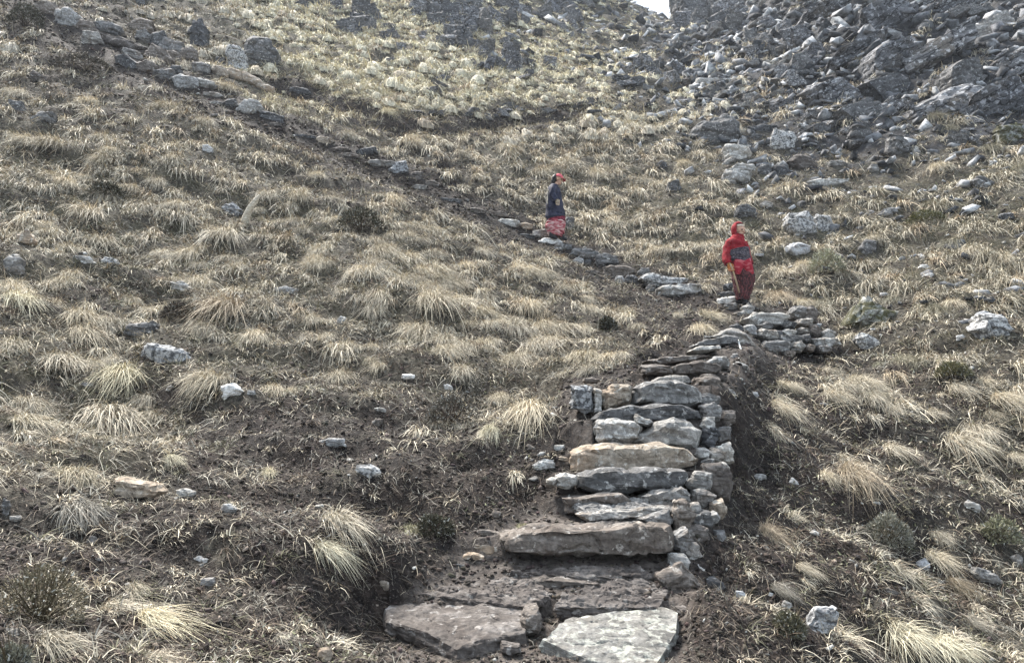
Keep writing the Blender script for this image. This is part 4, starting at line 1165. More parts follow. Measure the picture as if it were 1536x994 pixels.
# the rest of the sward
def draw(n, r0, r1, mode='log'):
    th = RNG.uniform(-math.radians(38.5), math.radians(38.5), n)
    if mode == 'log': r = np.exp(RNG.uniform(math.log(r0), math.log(r1), n))
    else: r = np.sqrt(RNG.uniform(r0 * r0, r1 * r1, n))
    return r * np.sin(th), r * np.cos(th)
SW = []
for r0, r1, rho in ((2.6, 9, 8.5), (9, 20, 13.0), (20, 42, 8.0), (42, 97, 4.4)):
    n = int(rho * math.radians(38.5) * (r1 ** 2 - r0 ** 2))
    X, Y = draw(n, r0, r1, 'area')
    Z, px, py, g, s, rk, tr, ins, sb = cover_at(X, Y)
    cl = vn2(X, Y, 1.7, 88, 2)
    ok = (RNG.random(n) < np.clip(g * 1.3 + cl * .8 - .24, 0, 1) * (1 - .3 * s)) & ~tr & ~ins & ~(sb & (RNG.random(n) < .85)) & ~stone_block(X, Y, .10)
    if r0 < 20: ok &= ~infront(px, py, X, Y, .22)
    ok &= (px > -220) & (px < 1760) & (py > -90) & (py < 1120)
    X, Y, Z, px, py = X[ok], Y[ok], Z[ok], px[ok], py[ok]
    keep = np.ones(len(X), bool)
    for t_ in TUSS: keep &= (X - t_[0]) ** 2 + (Y - t_[1]) ** 2 > (t_[2] * .45) ** 2
    SW.append(np.stack([X, Y, Z, px, py], 1)[keep])
SW = np.concatenate(SW)
R_ = np.hypot(SW[:, 0], SW[:, 1])
size = np.clip(.29 * np.exp(RNG.normal(0, .42, len(SW))), .12, .62)  * np.where(SW[:, 4] > 620, .72, 1.0) * np.where(SW[:, 4] > 840, .72, 1.0) * np.where(R_ > 20, 1.35, 1.0)
big = size / R_ * ((SW[:, 3] > 0) & (SW[:, 3] < 1536) & (SW[:, 4] > 0) & (SW[:, 4] < 994))
order = np.argsort(-big)
n_ind = 255
ind, rest = order[:n_ind], order[n_ind:]
def tone_at(px, py, n):
    u = RNG.random((n, 1))
    upper = (sstep(230, 120, py) * sstep(300, 420, px) * (1 - sstep(1000, 1150, px)))[:, None] if n else 0
    t = STRAW * (1 - u) + (GREYS * .5 + STRAW * .5) * u
    t = t * (1 - upper) + CREAM * upper
    right = (sstep(1150, 1350, px) * sstep(620, 420, py))[:, None]
    t = t * (1 - .55 * right) + .55 * right * (OLIVE * .55 + GREYS * .5)
    k = RNG.random((n, 1)) < .12
    return np.where(k, RUST, t) * RNG.uniform(.82, 1.12, (n, 1))
# shared tussock shapes, downhill along +X
VAR = []
for k in range(12):
    long_ = (1.0, 1.0, 1.6)[k % 3]; nb = 520
    V, F, T = tuft(np.zeros((1, 3)), np.array([[1.0, 0]]), np.array([.55]), np.array([.5]), np.array([.5 + .09 * (k % 4)]), nb, 5, np.array([.0088]), np.array([[.95, .95, .95]]), long_=long_)
    VAR.append((V, F, T))
VM = {}
def var_mesh(k, tone, key):
    kk = (k, key)
    if kk not in VM:
        V, F, T = VAR[k]
        VM[kk] = np_mesh('grass_tussock', V, F, MAT['straw'], T * tone)
    return VM[kk]
GTU = 'dry straw tussocks on the slope'
def place_tussock(x, y, w, hgt, key, tone, label, k, m=.66):
    o = bpy.data.objects.new('grass_tussock', var_mesh(k, tone, key))
    sx, sy, g = slope(np.array([x]), np.array([y]))
    z = float(Hq(np.array([x]), np.array([y]))[0])
    o.location = (x, y, z - .02)
    o.rotation_euler = (0, 0, math.atan2(sy[0], sx[0]) + random.uniform(-.2, .2))
    s = w * m
    o.scale = (s * random.uniform(.95, 1.1), s, max(s * .8, min(hgt * .7, s * 1.3)))
    link(o); tag(o, label, 'tussock', GTU)
for q, (x, y, w, h, tone, lab) in enumerate(TUSS):
    place_tussock(x, y, w, h, tuple(tone), tone, lab, (q * 5) % 12, .82)
labs = autolabel(SW[ind][:, 3:5], ['straw tussock'] * len(ind))
TK = [('s', STRAW), ('g', (STRAW + GREYS) / 2), ('c', CREAM), ('o', OLIVE * .7 + GREYS * .5)]
for q, i in enumerate(ind):
    px, py = SW[i, 3], SW[i, 4]
    kk = 2 if (py < 190 and 380 < px < 1000) else (3 if (px > 1220 and py < 560 and random.random() < .7) else random.choice((0, 0, 1)))
    place_tussock(SW[i, 0], SW[i, 1], size[i] * 1.2, size[i], TK[kk][0], TK[kk][1], labs[q], q % 12)
# everything smaller or farther
parts = []
for r0, r1, nb, seg in ((0, 8, 150, 4), (8, 16, 100, 4), (16, 28, 64, 3), (28, 48, 40, 3), (48, 200, 20, 2)):
    m = rest[(R_[rest] >= r0) & (R_[rest] < r1)]
    if not len(m): continue
    p = SW[m, :3].copy(); p[:, 2] -= .02
    sx, sy, g = slope(p[:, 0], p[:, 1])
    rr = R_[m]
    parts.append(tuft(p, np.stack([sx, sy], 1), np.clip(g, 0, 1), size[m] * .55, size[m] * RNG.uniform(.55, .92, len(m)), nb, seg,
                      .0025 + .00062 * rr * (90 / nb) ** .35, tone_at(SW[m, 3], SW[m, 4], len(m))))
# matted thatch hummocks that carry the blades farther up the slope
def domes(C, S, dn, tint):
    n = len(C); P = []
    for el, k in ((-.25, 1.0), (.25, .98), (.62, .70), (.86, .34)):
        for j in range(8): P.append((math.cos(j * math.pi / 4) * k, math.sin(j * math.pi / 4) * k, el))
    P = np.array(P); nv = len(P)
    F0 = [(r_ * 8 + j, r_ * 8 + (j + 1) % 8, (r_ + 1) * 8 + (j + 1) % 8, (r_ + 1) * 8 + j) for r_ in range(3) for j in range(8)] + [(24, 25, 26, 27), (24, 27, 28, 31), (28, 29, 30, 31)]
    q = P[None] * RNG.uniform(.80, 1.2, (n, nv, 3)) * (S * .5)[:, None, None]
    q[..., 2] *= RNG.uniform(.75, 1.25, n)[:, None]
    q[..., 0] += dn[:, None, 0] * (.62 - P[None, :, 2]) * .35 * S[:, None]; q[..., 1] += dn[:, None, 1] * (.62 - P[None, :, 2]) * .35 * S[:, None]
    q[..., 2] -= (q[..., 0] * dn[:, None, 0] + q[..., 1] * dn[:, None, 1]) * .5
    T = np.repeat(tint, nv, 0)
    return (q + C[:, None]).reshape(-1, 3), (np.array(F0)[None] + (np.arange(n) * nv)[:, None, None]).reshape(-1, 4), T
m = rest[(R_[rest] >= 23) & (SW[rest, 3] < 1120) & (SW[rest, 4] < 215)]
sx, sy, g = slope(SW[m, 0], SW[m, 1])
Vd, Fd, Td = domes(SW[m, :3] + np.array([0, 0, .0]), size[m] * RNG.uniform(.45, .75, len(m)), np.stack([sx, sy], 1), tone_at(SW[m, 3], SW[m, 4], len(m)) * .56)
tag(link(bpy.data.objects.new('matted_thatch', np_mesh('matted_thatch', Vd, Fd, MAT['thatch'], Td))), 'matted hummocks of old straw under the far grass', 'grass', kind='stuff')
V, F, T = merge(parts)
tag(link(bpy.data.objects.new('grass', np_mesh('grass', V, F, MAT['straw'], T))), 'dry straw grass covering the slope between the larger tussocks', 'grass', kind='stuff')
print('grass faces', len(F))

# short turf: little tufts, low olive and grey-brown
parts = []
for r0, r1, n, nb, seg in ((2.5, 7, 5500, 24, 3), (7, 14, 9000, 14, 3), (14, 30, 11000, 10, 2), (30, 95, 8000, 8, 2)):
    X, Y = draw(n, r0, r1, 'log')
    Z, px, py, g, s, rk, tr, ins, sb = cover_at(X, Y)
    ok = (RNG.random(n) < np.clip(.30 + g * .8 - .35 * rk - .5 * s * (r0 < 12), .05, 1)) & ~(tr & (RNG.random(n) < .8)) & ~(ins & (RNG.random(n) < .93)) & ~stone_block(X, Y, .0)
    if r0 < 20: ok &= ~infront(px, py, X, Y, .06)
    X, Y, Z, px, py, s = X[ok], Y[ok], Z[ok], px[ok], py[ok], s[ok]
    sx, sy, gg = slope(X, Y); r = np.hypot(X, Y); n = len(X)
    sz = (.05 + .0045 * r) * RNG.uniform(.6, 1.5, n)
    u = RNG.random((n, 1)); t = np.where(u < .40, STRAW, np.where(u < .72, GREYS, np.where(u < .86, OLIVE, np.array([.17, .13, .10]))))
    upf = (sstep(230, 120, py) * sstep(300, 420, px) * (1 - sstep(960, 1100, px)))[:, None]; t = t * (1 - upf) + upf * CREAM * RNG.uniform(.6, 1, (n, 1))
    parts.append(tuft(np.stack([X, Y, Z], 1), np.stack([sx, sy], 1), np.clip(gg, 0, 1), sz, sz * RNG.uniform(.9, 1.9, n), nb, seg, .0016 + .00055 * r, t, up=.6, dr=.6, spread=1.6, long_=.6))
V, F, T = merge(parts)
tag(link(bpy.data.objects.new('turf_grass', np_mesh('turf_grass', V, F, MAT['straw'], T))), 'short olive and grey-brown turf growing over the soil', 'turf', kind='stuff')
print('turf faces', len(F))

# roots and dead stalks lying on the soil
n = 260000
X, Y = draw(n, 2.4, 60, 'log')
Z, px, py, g, s, rk, tr, ins, sb = cover_at(X, Y)
ok = (RNG.random(n) < np.where(ins, .5, .9 - .5 * rk)) & ~stone_block(X, Y, -.05) & (px > -150) & (px < 1690)
X, Y, Z, s = X[ok], Y[ok], Z[ok], s[ok]; n = len(X); r = np.hypot(X, Y)
sx, sy, gg = slope(X, Y)
a = RNG.uniform(0, 2 * np.pi, n)
dd = np.stack([np.cos(a) + sx * .5, np.sin(a) + sy * .5], 1)
gr = -(dd[:, 0] * sx + dd[:, 1] * sy) * gg
d0 = np.stack([dd[:, 0], dd[:, 1], gr + RNG.uniform(.0, .6, n)], 1); d0 /= np.linalg.norm(d0, axis=1)[:, None]
L = (.022 + .0055 * r) * RNG.uniform(.5, 2.0, n)
u = RNG.random((n, 1)) + .22 * s[:, None] * (r[:, None] < 12)
t = np.where(u < .22, np.array([.50, .45, .36]), np.where(u < .5, np.array([.24, .20, .16]), np.where(u < .9, np.array([.075, .056, .045]), np.array([.26, .24, .21])))) * RNG.uniform(.7, 1.25, (n, 1))
base = np.stack([X, Y, Z + .004], 1)
V, F, T = blades(base, d0, L, RNG.normal(0, .35, (n, 3)) + np.array([0, 0, -.35]), (.0009 + .00046 * r) * RNG.uniform(.6, 1.5, n), 3, t)
tag(link(bpy.data.objects.new('dry_litter', np_mesh('dry_litter', V, F, MAT['tint'], T))), 'tangled dead stalks and roots strewn on the bare soil', 'litter', kind='stuff')

# clods, pebbles and flakes: small irregular hulls merged as loose stuff
n = 110000
X, Y = draw(n, 2.4, 50, 'log')
Z, px, py, g, s, rk, tr, ins, sb = cover_at(X, Y)
s = np.where(ins | tr | sb, 1.0, s)
ok = (RNG.random(n) < np.clip(s * 1.1 - .05, .12, 1)) & ~(ins & (RNG.random(n) < .4)) & (px > -150) & (px < 1690)
X, Y, Z = X[ok], Y[ok], Z[ok]; n = len(X); r = np.hypot(X, Y)
S = (.007 + .0019 * r) * np.exp(np.clip(RNG.normal(0, .6, n), -2, .8))
t = np.array([.034, .028, .0245]) * RNG.uniform(.35, 2.0, (n, 1)) * (1 + RNG.normal(0, .05, (n, 3)))
V, F, T = lumps(np.stack([X, Y, Z + S * .1], 1), S, t, .8)
tag(link(bpy.data.objects.new('soil_crumbs', np_mesh('soil_crumbs', V, F, MAT['tint'], T, smooth=False))), 'dark loose crumbs and clods of dug soil', 'soil', kind='stuff')
n = 9000
X, Y = draw(n, 2.4, 60, 'log')
Z, px, py, g, s, rk, tr, ins, sb = cover_at(X, Y)
ok = (RNG.random(n) < .35 + .5 * np.maximum(rk, s * .6) + .3 * (px > 1100)) & (px > -150) & (px < 1690)
X, Y, Z = X[ok], Y[ok], Z[ok]; n = len(X); r = np.hypot(X, Y)
S = (.007 + .0018 * r) * np.exp(RNG.normal(0, .5, n))
u = RNG.random((n, 1)); t = np.where(u < .4, np.array([.40, .39, .36]), np.where(u < .8, np.array([.20, .19, .175]), np.array([.28, .23, .185]))) * RNG.uniform(.7, 1.25, (n, 1))
V, F, T = lumps(np.stack([X, Y, Z + S * .15], 1), S, t, .45)
tag(link(bpy.data.objects.new('gravel', np_mesh('gravel', V, F, MAT['rubble'], T, smooth=False))), 'small pale pebbles and flakes scattered over the slope', 'gravel', kind='stuff')

# tiny cushion leaves of the low ground cover: grey-green specks in patches
n = 60000
X, Y = draw(n, 2.4, 26, 'log')
Z, px, py, g, s, rk, tr, ins, sb = cover_at(X, Y)
pt = vn2(X, Y, .9, 131, 2)
ok = (pt > .22 - .15 * (px > 1150)) & ~ins & ~tr & ~stone_block(X, Y, 0)
X, Y, Z = X[ok], Y[ok], Z[ok]; n = len(X); r = np.hypot(X, Y)
sz = (.006 + .0016 * r) * RNG.uniform(.6, 1.5, n)
u = RNG.random((n, 1)); t = np.where(u < .35, np.array([.42, .42, .34]), np.where(u < .7, np.array([.16, .165, .10]), np.array([.09, .08, .055]))) * RNG.uniform(.7, 1.3, (n, 1))
a = RNG.uniform(0, 2 * np.pi, n)
d0 = np.stack([np.cos(a), np.sin(a), RNG.uniform(0, 1, n)], 1)
V, F, T = blades(np.stack([X, Y, Z + sz * RNG.uniform(.2, 1.4, n)], 1), d0, sz, RNG.normal(0, .2, (n, 3)), sz * .8, 1, t)
tag(link(bpy.data.objects.new('cushion_leaves', np_mesh('cushion_leaves', V, F, MAT['tint'], T))), 'grey-green cushion plants creeping in patches over the ground', 'ground cover', kind='stuff')

# ------------------------------------------------------------------ crags and scree
ARCH = []
for k in range(14):
    rr = random.Random(900 + k); pts = []
    kind = k % 3          # 0 block, 1 slab, 2 upright fin
    dims = ((1, .8, .75), (1.25, .9, .35), (.75, .55, 1.15))[kind]
    sh = (rr.uniform(-.3, .3), rr.uniform(-.3, .3))
    for cx_ in (-1, 1):
        for cy_ in (-1, 1):
            for cz_ in (-1, 1):
                p = Vector((cx_ * rr.uniform(.72, 1.1), cy_ * rr.uniform(.7, 1.1), cz_ * rr.uniform(.72, 1.1)))
                reps = [p] if rr.random() < .5 else [p - Vector((cx_ * rr.uniform(.2, .7), 0, 0)), p - Vector((0, cy_ * rr.uniform(.2, .6), cz_ * rr.uniform(.1, .5)))]
                for q_ in reps: pts.append(Vector(((q_.x + sh[0] * q_.z) * dims[0] * .5, (q_.y + sh[1] * q_.z) * dims[1] * .5, q_.z * dims[2] * .5)))
    me = hull_remesh(pts, .034)
    me.name = 'crag_rock'; roughen(me, .62, 40 + k, .8)
    ARCH.append(me)
def arch(k, tone):
    key = ('a', k, tone)
    if key not in VM:
        m = ARCH[k].copy(); m.materials.clear(); m.materials.append(MAT[tone]); VM[key] = m
    return VM[key]
def rock_at(px, py, w, tone, k, label, group, name='crag_rock', cat='rock', tilt=None, sink=.22, g_=None):
    if g_ is None: g_ = ground(px, py)
    s = w / FPX * g_[1]
    o = bpy.data.objects.new(name, arch(k, tone))
    o.location = (g_[0], g_[1], g_[2] + s * (.22 - sink))
    o.rotation_euler = tilt or (random.uniform(-.3, .3), random.uniform(-.6, .0), random.uniform(-.6, .6))
    o.scale = (s, s * .9, s * random.uniform(.75, 1.1))
    link(o); tag(o, label, cat, group)
    return o
CR = []
rr = random.Random(5)
def poisson(poly, n, dmin, size_f, acc=None):
    xs = [p[0] for p in poly]; ys = [p[1] for p in poly]; tries = 0; out = []
    while len(out) < n and tries < n * 60:
        tries += 1
        x, y = rr.uniform(min(xs), max(xs)), rr.uniform(min(ys), max(ys))
        if not inpoly(np.array([x]), np.array([y]), poly)[0]: continue
        s = size_f(x, y)
        if all((x - q[0]) ** 2 + ((y - q[1]) * 1.3) ** 2 > (dmin * (s + q[2]) / 2) ** 2 for q in out): out.append((x, y, s))
    return out
CRAG = [(1180, -20), (1560, -20), (1560, 165), (1480, 172), (1330, 172), (1220, 165), (1170, 110)]
SCREE = [(1012, 40), (1190, -10), (1215, 60), (1180, 150), (1120, 165), (1040, 150), (1010, 95)]
SIG = [(1333, 80, 92, 0, 'cliff', 'big faceted brownish block in the middle of the crag'), (1245, 130, 78, 3, 'cliff', 'squared dark block low on the left of the crag'),
       (1328, 128, 64, 6, 'dark', 'tall dark block under the big brownish one'), (1282, 74, 84, 1, 'cliff', 'tilted slab left of the big brownish block'),
       (1408, 140, 110, 4, 'cliff', 'long pale-topped ledge at the lower right of the crag'), (1500, 142, 90, 9, 'cliff', 'broad ledge block at the right edge of the crag'),
       (1484, 46, 66, 12, 'grey', 'smooth grey block near the top right of the crag'), (1236, 10, 74, 7, 'cliff', 'flat pale slab at the top left of the crag'),
       (1400, 70, 100, 10, 'cliff', 'long slab leaning up to the right in the crag'), (1440, 110, 74, 0, 'dark', 'dark block between the leaning slab and the lower ledge'),
       (1330, 20, 76, 9, 'cliff', 'blocky rock near the top middle of the crag'), (1200, 60, 54, 5, 'cliff', 'upright rock at the crag edge by the scree'),
       (1520, 90, 80, 3, 'cliff', 'large block at the right edge above the ledge'), (1290, 165, 60, 6, 'dark', 'dark block at the bottom of the crag above the paired blocks')]
SIGLM = ['the brownish crag block', 'the squared crag block', 'the tall dark crag block', 'the tilted crag slab', 'the lower crag ledge', 'the ledge block at the edge', 'the smooth grey crag block',
         'the flat slab atop the crag', 'the leaning crag slab', 'the dark mid-crag block', 'the top middle crag block', 'the upright crag rock', 'the large right crag block', 'the lowest dark crag block']
for (x, y, s, k, tone, lab), ph in zip(SIG, SIGLM):
    rock_at(x, y + s * .2, s, tone, k, lab, 'jumbled rocks of the upper right crag', tilt=(rr.uniform(-.15, .15), -.45, rr.uniform(-.3, .3))); LM.append((x, y, ph))
for x, y, s in poisson(CRAG, 200, .46, lambda x, y: rr.choice((30, 40, 52, 66, 84))):
    if all(math.hypot(x - q[0], y - q[1]) > (s + q[2]) * .33 for q in SIG): CR.append((x, y, s, 'cliff' if rr.random() < .75 else 'dark', 'crag'))
for x, y, s in poisson(SCREE, 46, .95, lambda x, y: rr.choice((13, 17, 22, 28))): CR.append((x, y, s, 'grey', 'scree'))
OUT = [(690, 42, 80, 76, 36, 34), (525, 34, 70, 34, 14, 30), (600, 60, 70, 40, 7, 22), (740, 88, 70, 40, 15, 26), (800, 108, 70, 30, 11, 24), (845, 22, 60, 44, 16, 28), (655, 8, 90, 22, 10, 32),
       (765, 20, 50, 36, 9, 30), (1035, 14, 36, 44, 16, 34), (1085, 18, 66, 56, 22, 30), (985, 108, 90, 30, 14, 20), (950, 112, 70, 34, 9, 22), (590, 110, 60, 30, 4, 16), (665, 130, 50, 24, 5, 20), (1150, 60, 60, 60, 10, 24),
       (230, 3, 50, 14, 5, 26), (480, 8, 60, 20, 8, 26), (690, 172, 160, 8, 10, 15), (800, 165, 90, 8, 10, 15), (880, 160, 60, 10, 8, 14), (1250, 190, 80, 22, 8, 22), (1450, 200, 90, 36, 10, 26), (1520, 340, 40, 30, 3, 24), (1180, 300, 60, 30, 3, 17),
       (1060, 140, 60, 30, 8, 18), (1150, 160, 80, 30, 9, 24)]
for cx, cy, w, h, n, s in OUT:
    for q in range(n):
        CR.append((cx + rr.uniform(-.5, .5) * w, cy + rr.uniform(-.5, .5) * h, s * rr.uniform(.6, 1.35), 'cliff' if rr.random() < .5 else 'dark', 'outcrop'))
nouns = {'crag': 'angular crag rock', 'scree': 'scree slab', 'outcrop': 'dark outcrop rock'}
labs = autolabel([(c[0], c[1]) for c in CR], [nouns[c[4]] for c in CR])
grp = {'crag': 'jumbled rocks of the upper right crag', 'scree': 'slabs in the scree chute', 'outcrop': 'dark rocks breaking through the upper slope'}
for (x, y, s, tone, kd), lab in zip(CR, labs):
    if kd == 'crag': k = rr.choice((0, 3, 6, 9, 12, 1, 4, 2, 5)); tilt = (rr.uniform(-.4, .3), rr.uniform(-.9, -.2), rr.uniform(-.7, .5))
    elif kd == 'scree': k = rr.choice((1, 4, 7, 10, 13)); tilt = (rr.uniform(-.3, .3), rr.uniform(-.4, .2), rr.uniform(-1, 1))
    else: k = rr.choice((2, 5, 8, 11)) if y < 120 else rr.choice((1, 4, 0, 3)); tilt = (rr.uniform(-.3, .3), rr.uniform(-.5, .2), rr.uniform(-.8, .8))
    rock_at(x, y, s, tone, k, lab, grp[kd], name={'crag': 'crag_rock', 'scree': 'scree_slab', 'outcrop': 'outcrop_rock'}[kd], tilt=tilt)
# fine scree
n = 26000
X, Y = draw(n, 12, 97, 'log')
Z, px, py, g, s, rk, tr, ins, sb = cover_at(X, Y)
chute = inpoly(px, py, SCREE) | inpoly(px, py, CRAG)
ok = (RNG.random(n) < np.where(chute, 1.0, np.clip(rk * 1.1 - .05, 0, 1)))
X, Y, Z = X[ok], Y[ok], Z[ok]; n = len(X); r = np.hypot(X, Y)
S = (.0085 * r) * np.exp(np.clip(RNG.normal(0, .5, n), -1.5, .85))
u = RNG.random((n, 1)); t = np.where(u < .38, np.array([.36, .365, .37]), np.where(u < .7, np.array([.16, .165, .175]), np.array([.06, .063, .068]))) * RNG.uniform(.7, 1.25, (n, 1))
incr = inpoly(*[q for q in (project(X, Y, Z)[0], project(X, Y, Z)[1])], CRAG)
t = np.where(incr[:, None], t * .85, t)
S = S * np.where(incr, 1.25, 1.0)
V, F, T = lumps(np.stack([X, Y, Z + S * .15], 1), S, t, .5)
tag(link(bpy.data.objects.new('scree', np_mesh('scree', V, F, MAT['rubble'], T, smooth=False))), 'loose grey scree and broken slabs filling the chute and crag', 'scree', kind='stuff')

# ------------------------------------------------------------------ dwarf shrubs and cushions
def shrub(cx, cy, w, h, leaf, twig, label, nleaf=3200, cat='shrub', name='dwarf_shrub', fl=.9):
    g_ = ground(cx, cy + h * .35)
    wm, hm = w / FPX * g_[1], h / FPX * g_[1]
    u = RNG.normal(size=(nleaf, 3)); u /= np.linalg.norm(u, axis=1)[:, None]; u[:, 2] = np.abs(u[:, 2])
    lob = 1 + .22 * fbm3(u * 2.4 + cx, 2, 3)
    rad = RNG.uniform(.55, 1.0, nleaf) ** .5 * lob
    P = u * rad[:, None] * np.array([wm / 2, wm / 2.2, hm * fl])
    d = u + RNG.normal(0, .5, (nleaf, 3)); d /= np.linalg.norm(d, axis=1)[:, None]
    ls = (.004 + .0011 * g_[1]) * RNG.uniform(.6, 1.5, nleaf)
    lt = np.array(leaf) * RNG.uniform(.5, 1.7, (nleaf, 1))
    pale = RNG.random(nleaf) < .10; lt[pale] = np.array([.42, .42, .38])
    A = blades(P, d, ls * 1.6, RNG.normal(0, .2, (nleaf, 3)), ls * .9, 1, lt)
    nt = 60
    u2 = RNG.normal(size=(nt, 3)); u2 /= np.linalg.norm(u2, axis=1)[:, None]; u2[:, 2] = np.abs(u2[:, 2]) + .2
    B = blades(np.zeros((nt, 3)), u2 * np.array([wm / 2, wm / 2.2, hm * fl]), np.ones(nt) * 1.05, RNG.normal(0, .03, (nt, 3)), np.full(nt, .006 + .0004 * g_[1]), 3, np.tile(np.array(twig), (nt, 1)))
    root = bpy.data.objects.new(name, None); root.location = tuple(g_); link(root); tag(root, label, cat)
    link(bpy.data.objects.new('foliage', np_mesh('foliage', A[0], A[1], MAT['tint'], A[2])), root)
    link(bpy.data.objects.new('twigs', np_mesh('twigs', B[0], B[1], MAT['tint'], B[2])), root)
DK = (.06, .058, .04); GG = (.26, .265, .19)
for a_ in (
 (540, 335, 78, 40, DK, (.06, .045, .035), 'black low shrub in the mid-slope grass'),
 (675, 620, 84, 52, (.075, .068, .055), (.08, .06, .05), 'round dark bush on the mud left of the tall cream tussock'),
 (38, 28, 58, 40, DK, (.06, .045, .035), 'dark bush in the top left corner above the path'),
 (128, 98, 90, 22, (.10, .09, .08), (.12, .10, .08), 'dead heathery spray lying on the soil under the upper wall'),
 (160, 290, 56, 26, DK, (.06, .045, .035), 'dark shrub between tussocks on the upper left slope'),
 (60, 905, 130, 90, (.13, .115, .08), (.10, .08, .05), 'brown-green cushion plant in the bottom left corner'),
 (15, 1000, 60, 50, (.17, .165, .125), (.10, .08, .05), 'pale green cushion at the very bottom left'),
 (650, 790, 60, 30, DK, (.08, .06, .05), 'dark low plant in the bank left of the muddy slab'),
 (1240, 398, 56, 40, GG, (.20, .17, .12), 'grey-green bushy plant between the red person and the pyramid rock'),
 (1335, 800, 70, 50, (.19, .185, .145), (.12, .10, .07), 'grey-green cushion plant left of the white tilted stone'),
 (1500, 800, 60, 40, (.19, .19, .12), (.12, .10, .07), 'grey-green cushion plant under the pale rounded stone'),
 (1185, 940, 46, 36, (.11, .105, .07), (.10, .08, .05), 'low green plant at the left foot of the blue-grey boulder'),
 (910, 487, 30, 20, DK, (.06, .045, .035), 'small black shrub on the bank above the long buff tussock'),
 (1390, 330, 60, 24, (.12, .12, .06), (.10, .08, .05), 'olive cushion below the dark rounded rock'),
 (1430, 560, 50, 24, (.13, .125, .07), (.1, .08, .05), 'olive cushion above the neat buff tuft'),
 (270, 470, 60, 26, (.055, .045, .035), (.05, .04, .03), 'dark heath plant in the hollow left of the overhanging tussock')):
    shrub(*a_)

# ------------------------------------------------------------------ weathered wood and the leaning cord
def rod(pts, rad, mat, name, label, cat, nside=8):
    P = [Vector(p) for p in pts]; c0 = P[0].copy(); bm = bmesh.new(); prev = None
    for i, p in enumerate(P):
        t = (P[min(i + 1, len(P) - 1)] - P[max(i - 1, 0)]).normalized(); a = t.orthogonal().normalized(); b = t.cross(a)
        ring = [bm.verts.new(p - c0 + (a * math.cos(2 * math.pi * k / nside) + b * math.sin(2 * math.pi * k / nside)) * rad[i] * random.uniform(.88, 1.12)) for k in range(nside)]
        if prev:
            for k in range(nside): bm.faces.new((prev[k], prev[(k + 1) % nside], ring[(k + 1) % nside], ring[k]))
        else: bm.faces.new(ring[::-1])
        prev = ring
    bm.faces.new(prev)
    me = bpy.data.meshes.new(name); bm.to_mesh(me); bm.free(); me.materials.append(mat)
    me.polygons.foreach_set('use_smooth', np.ones(len(me.polygons), bool))
    o = link(bpy.data.objects.new(name, me)); o.location = c0; tag(o, label, cat); return o
MAT['wood'] = stone_material('weathered_wood', (.20, .17, .13), (.42, .38, .30), (.60, .55, .45), .05, (.6, .58, .5), scale=2.0)
MAT['cord'], _n, _l, _b = new_mat('pale_cord', .7); _b.inputs['Base Color'].default_value = (.62, .61, .57, 1)
g_ = ground(368, 340); Y = g_[1]
rod([at(366, 342, Y), at(369, 326, Y - .01), at(375, 312, Y - .02), at(384, 300, Y - .02), at(389, 292, Y)], [.085, .07, .06, .045, .012], MAT['wood'], 'wood_stump', 'pale weathered pointed stump leaning right in the grass', 'stump')
g_ = ground(506, 335); Y = g_[1]
rod([at(500, 336, Y), at(506, 330, Y), at(511, 318, Y - .03), at(518, 308, Y), at(519, 298, Y)], [.02, .018, .015, .014, .008], MAT['wood'], 'dead_branch', 'thin crooked pale branch left of the black shrub', 'branch')
rod([at(1107, 510, 8.9), at(1110, 520, 8.72), at(1115, 534, 8.6), at(1119, 545, 8.5), at(1123, 557, 8.4)], [.010, .009, .011, .010, .006], MAT['cord'], 'marker_cord', 'thin pale cord hanging down over the corner of the wall', 'cord')
g_ = ground(30, 350)
rod([at(0, 350, g_[1]), at(20, 358, g_[1] - .05), at(38, 370, g_[1] - .1)], [.02, .02, .012], MAT['wood'], 'dead_branch', 'pale stick lying above the smooth grey block', 'branch')
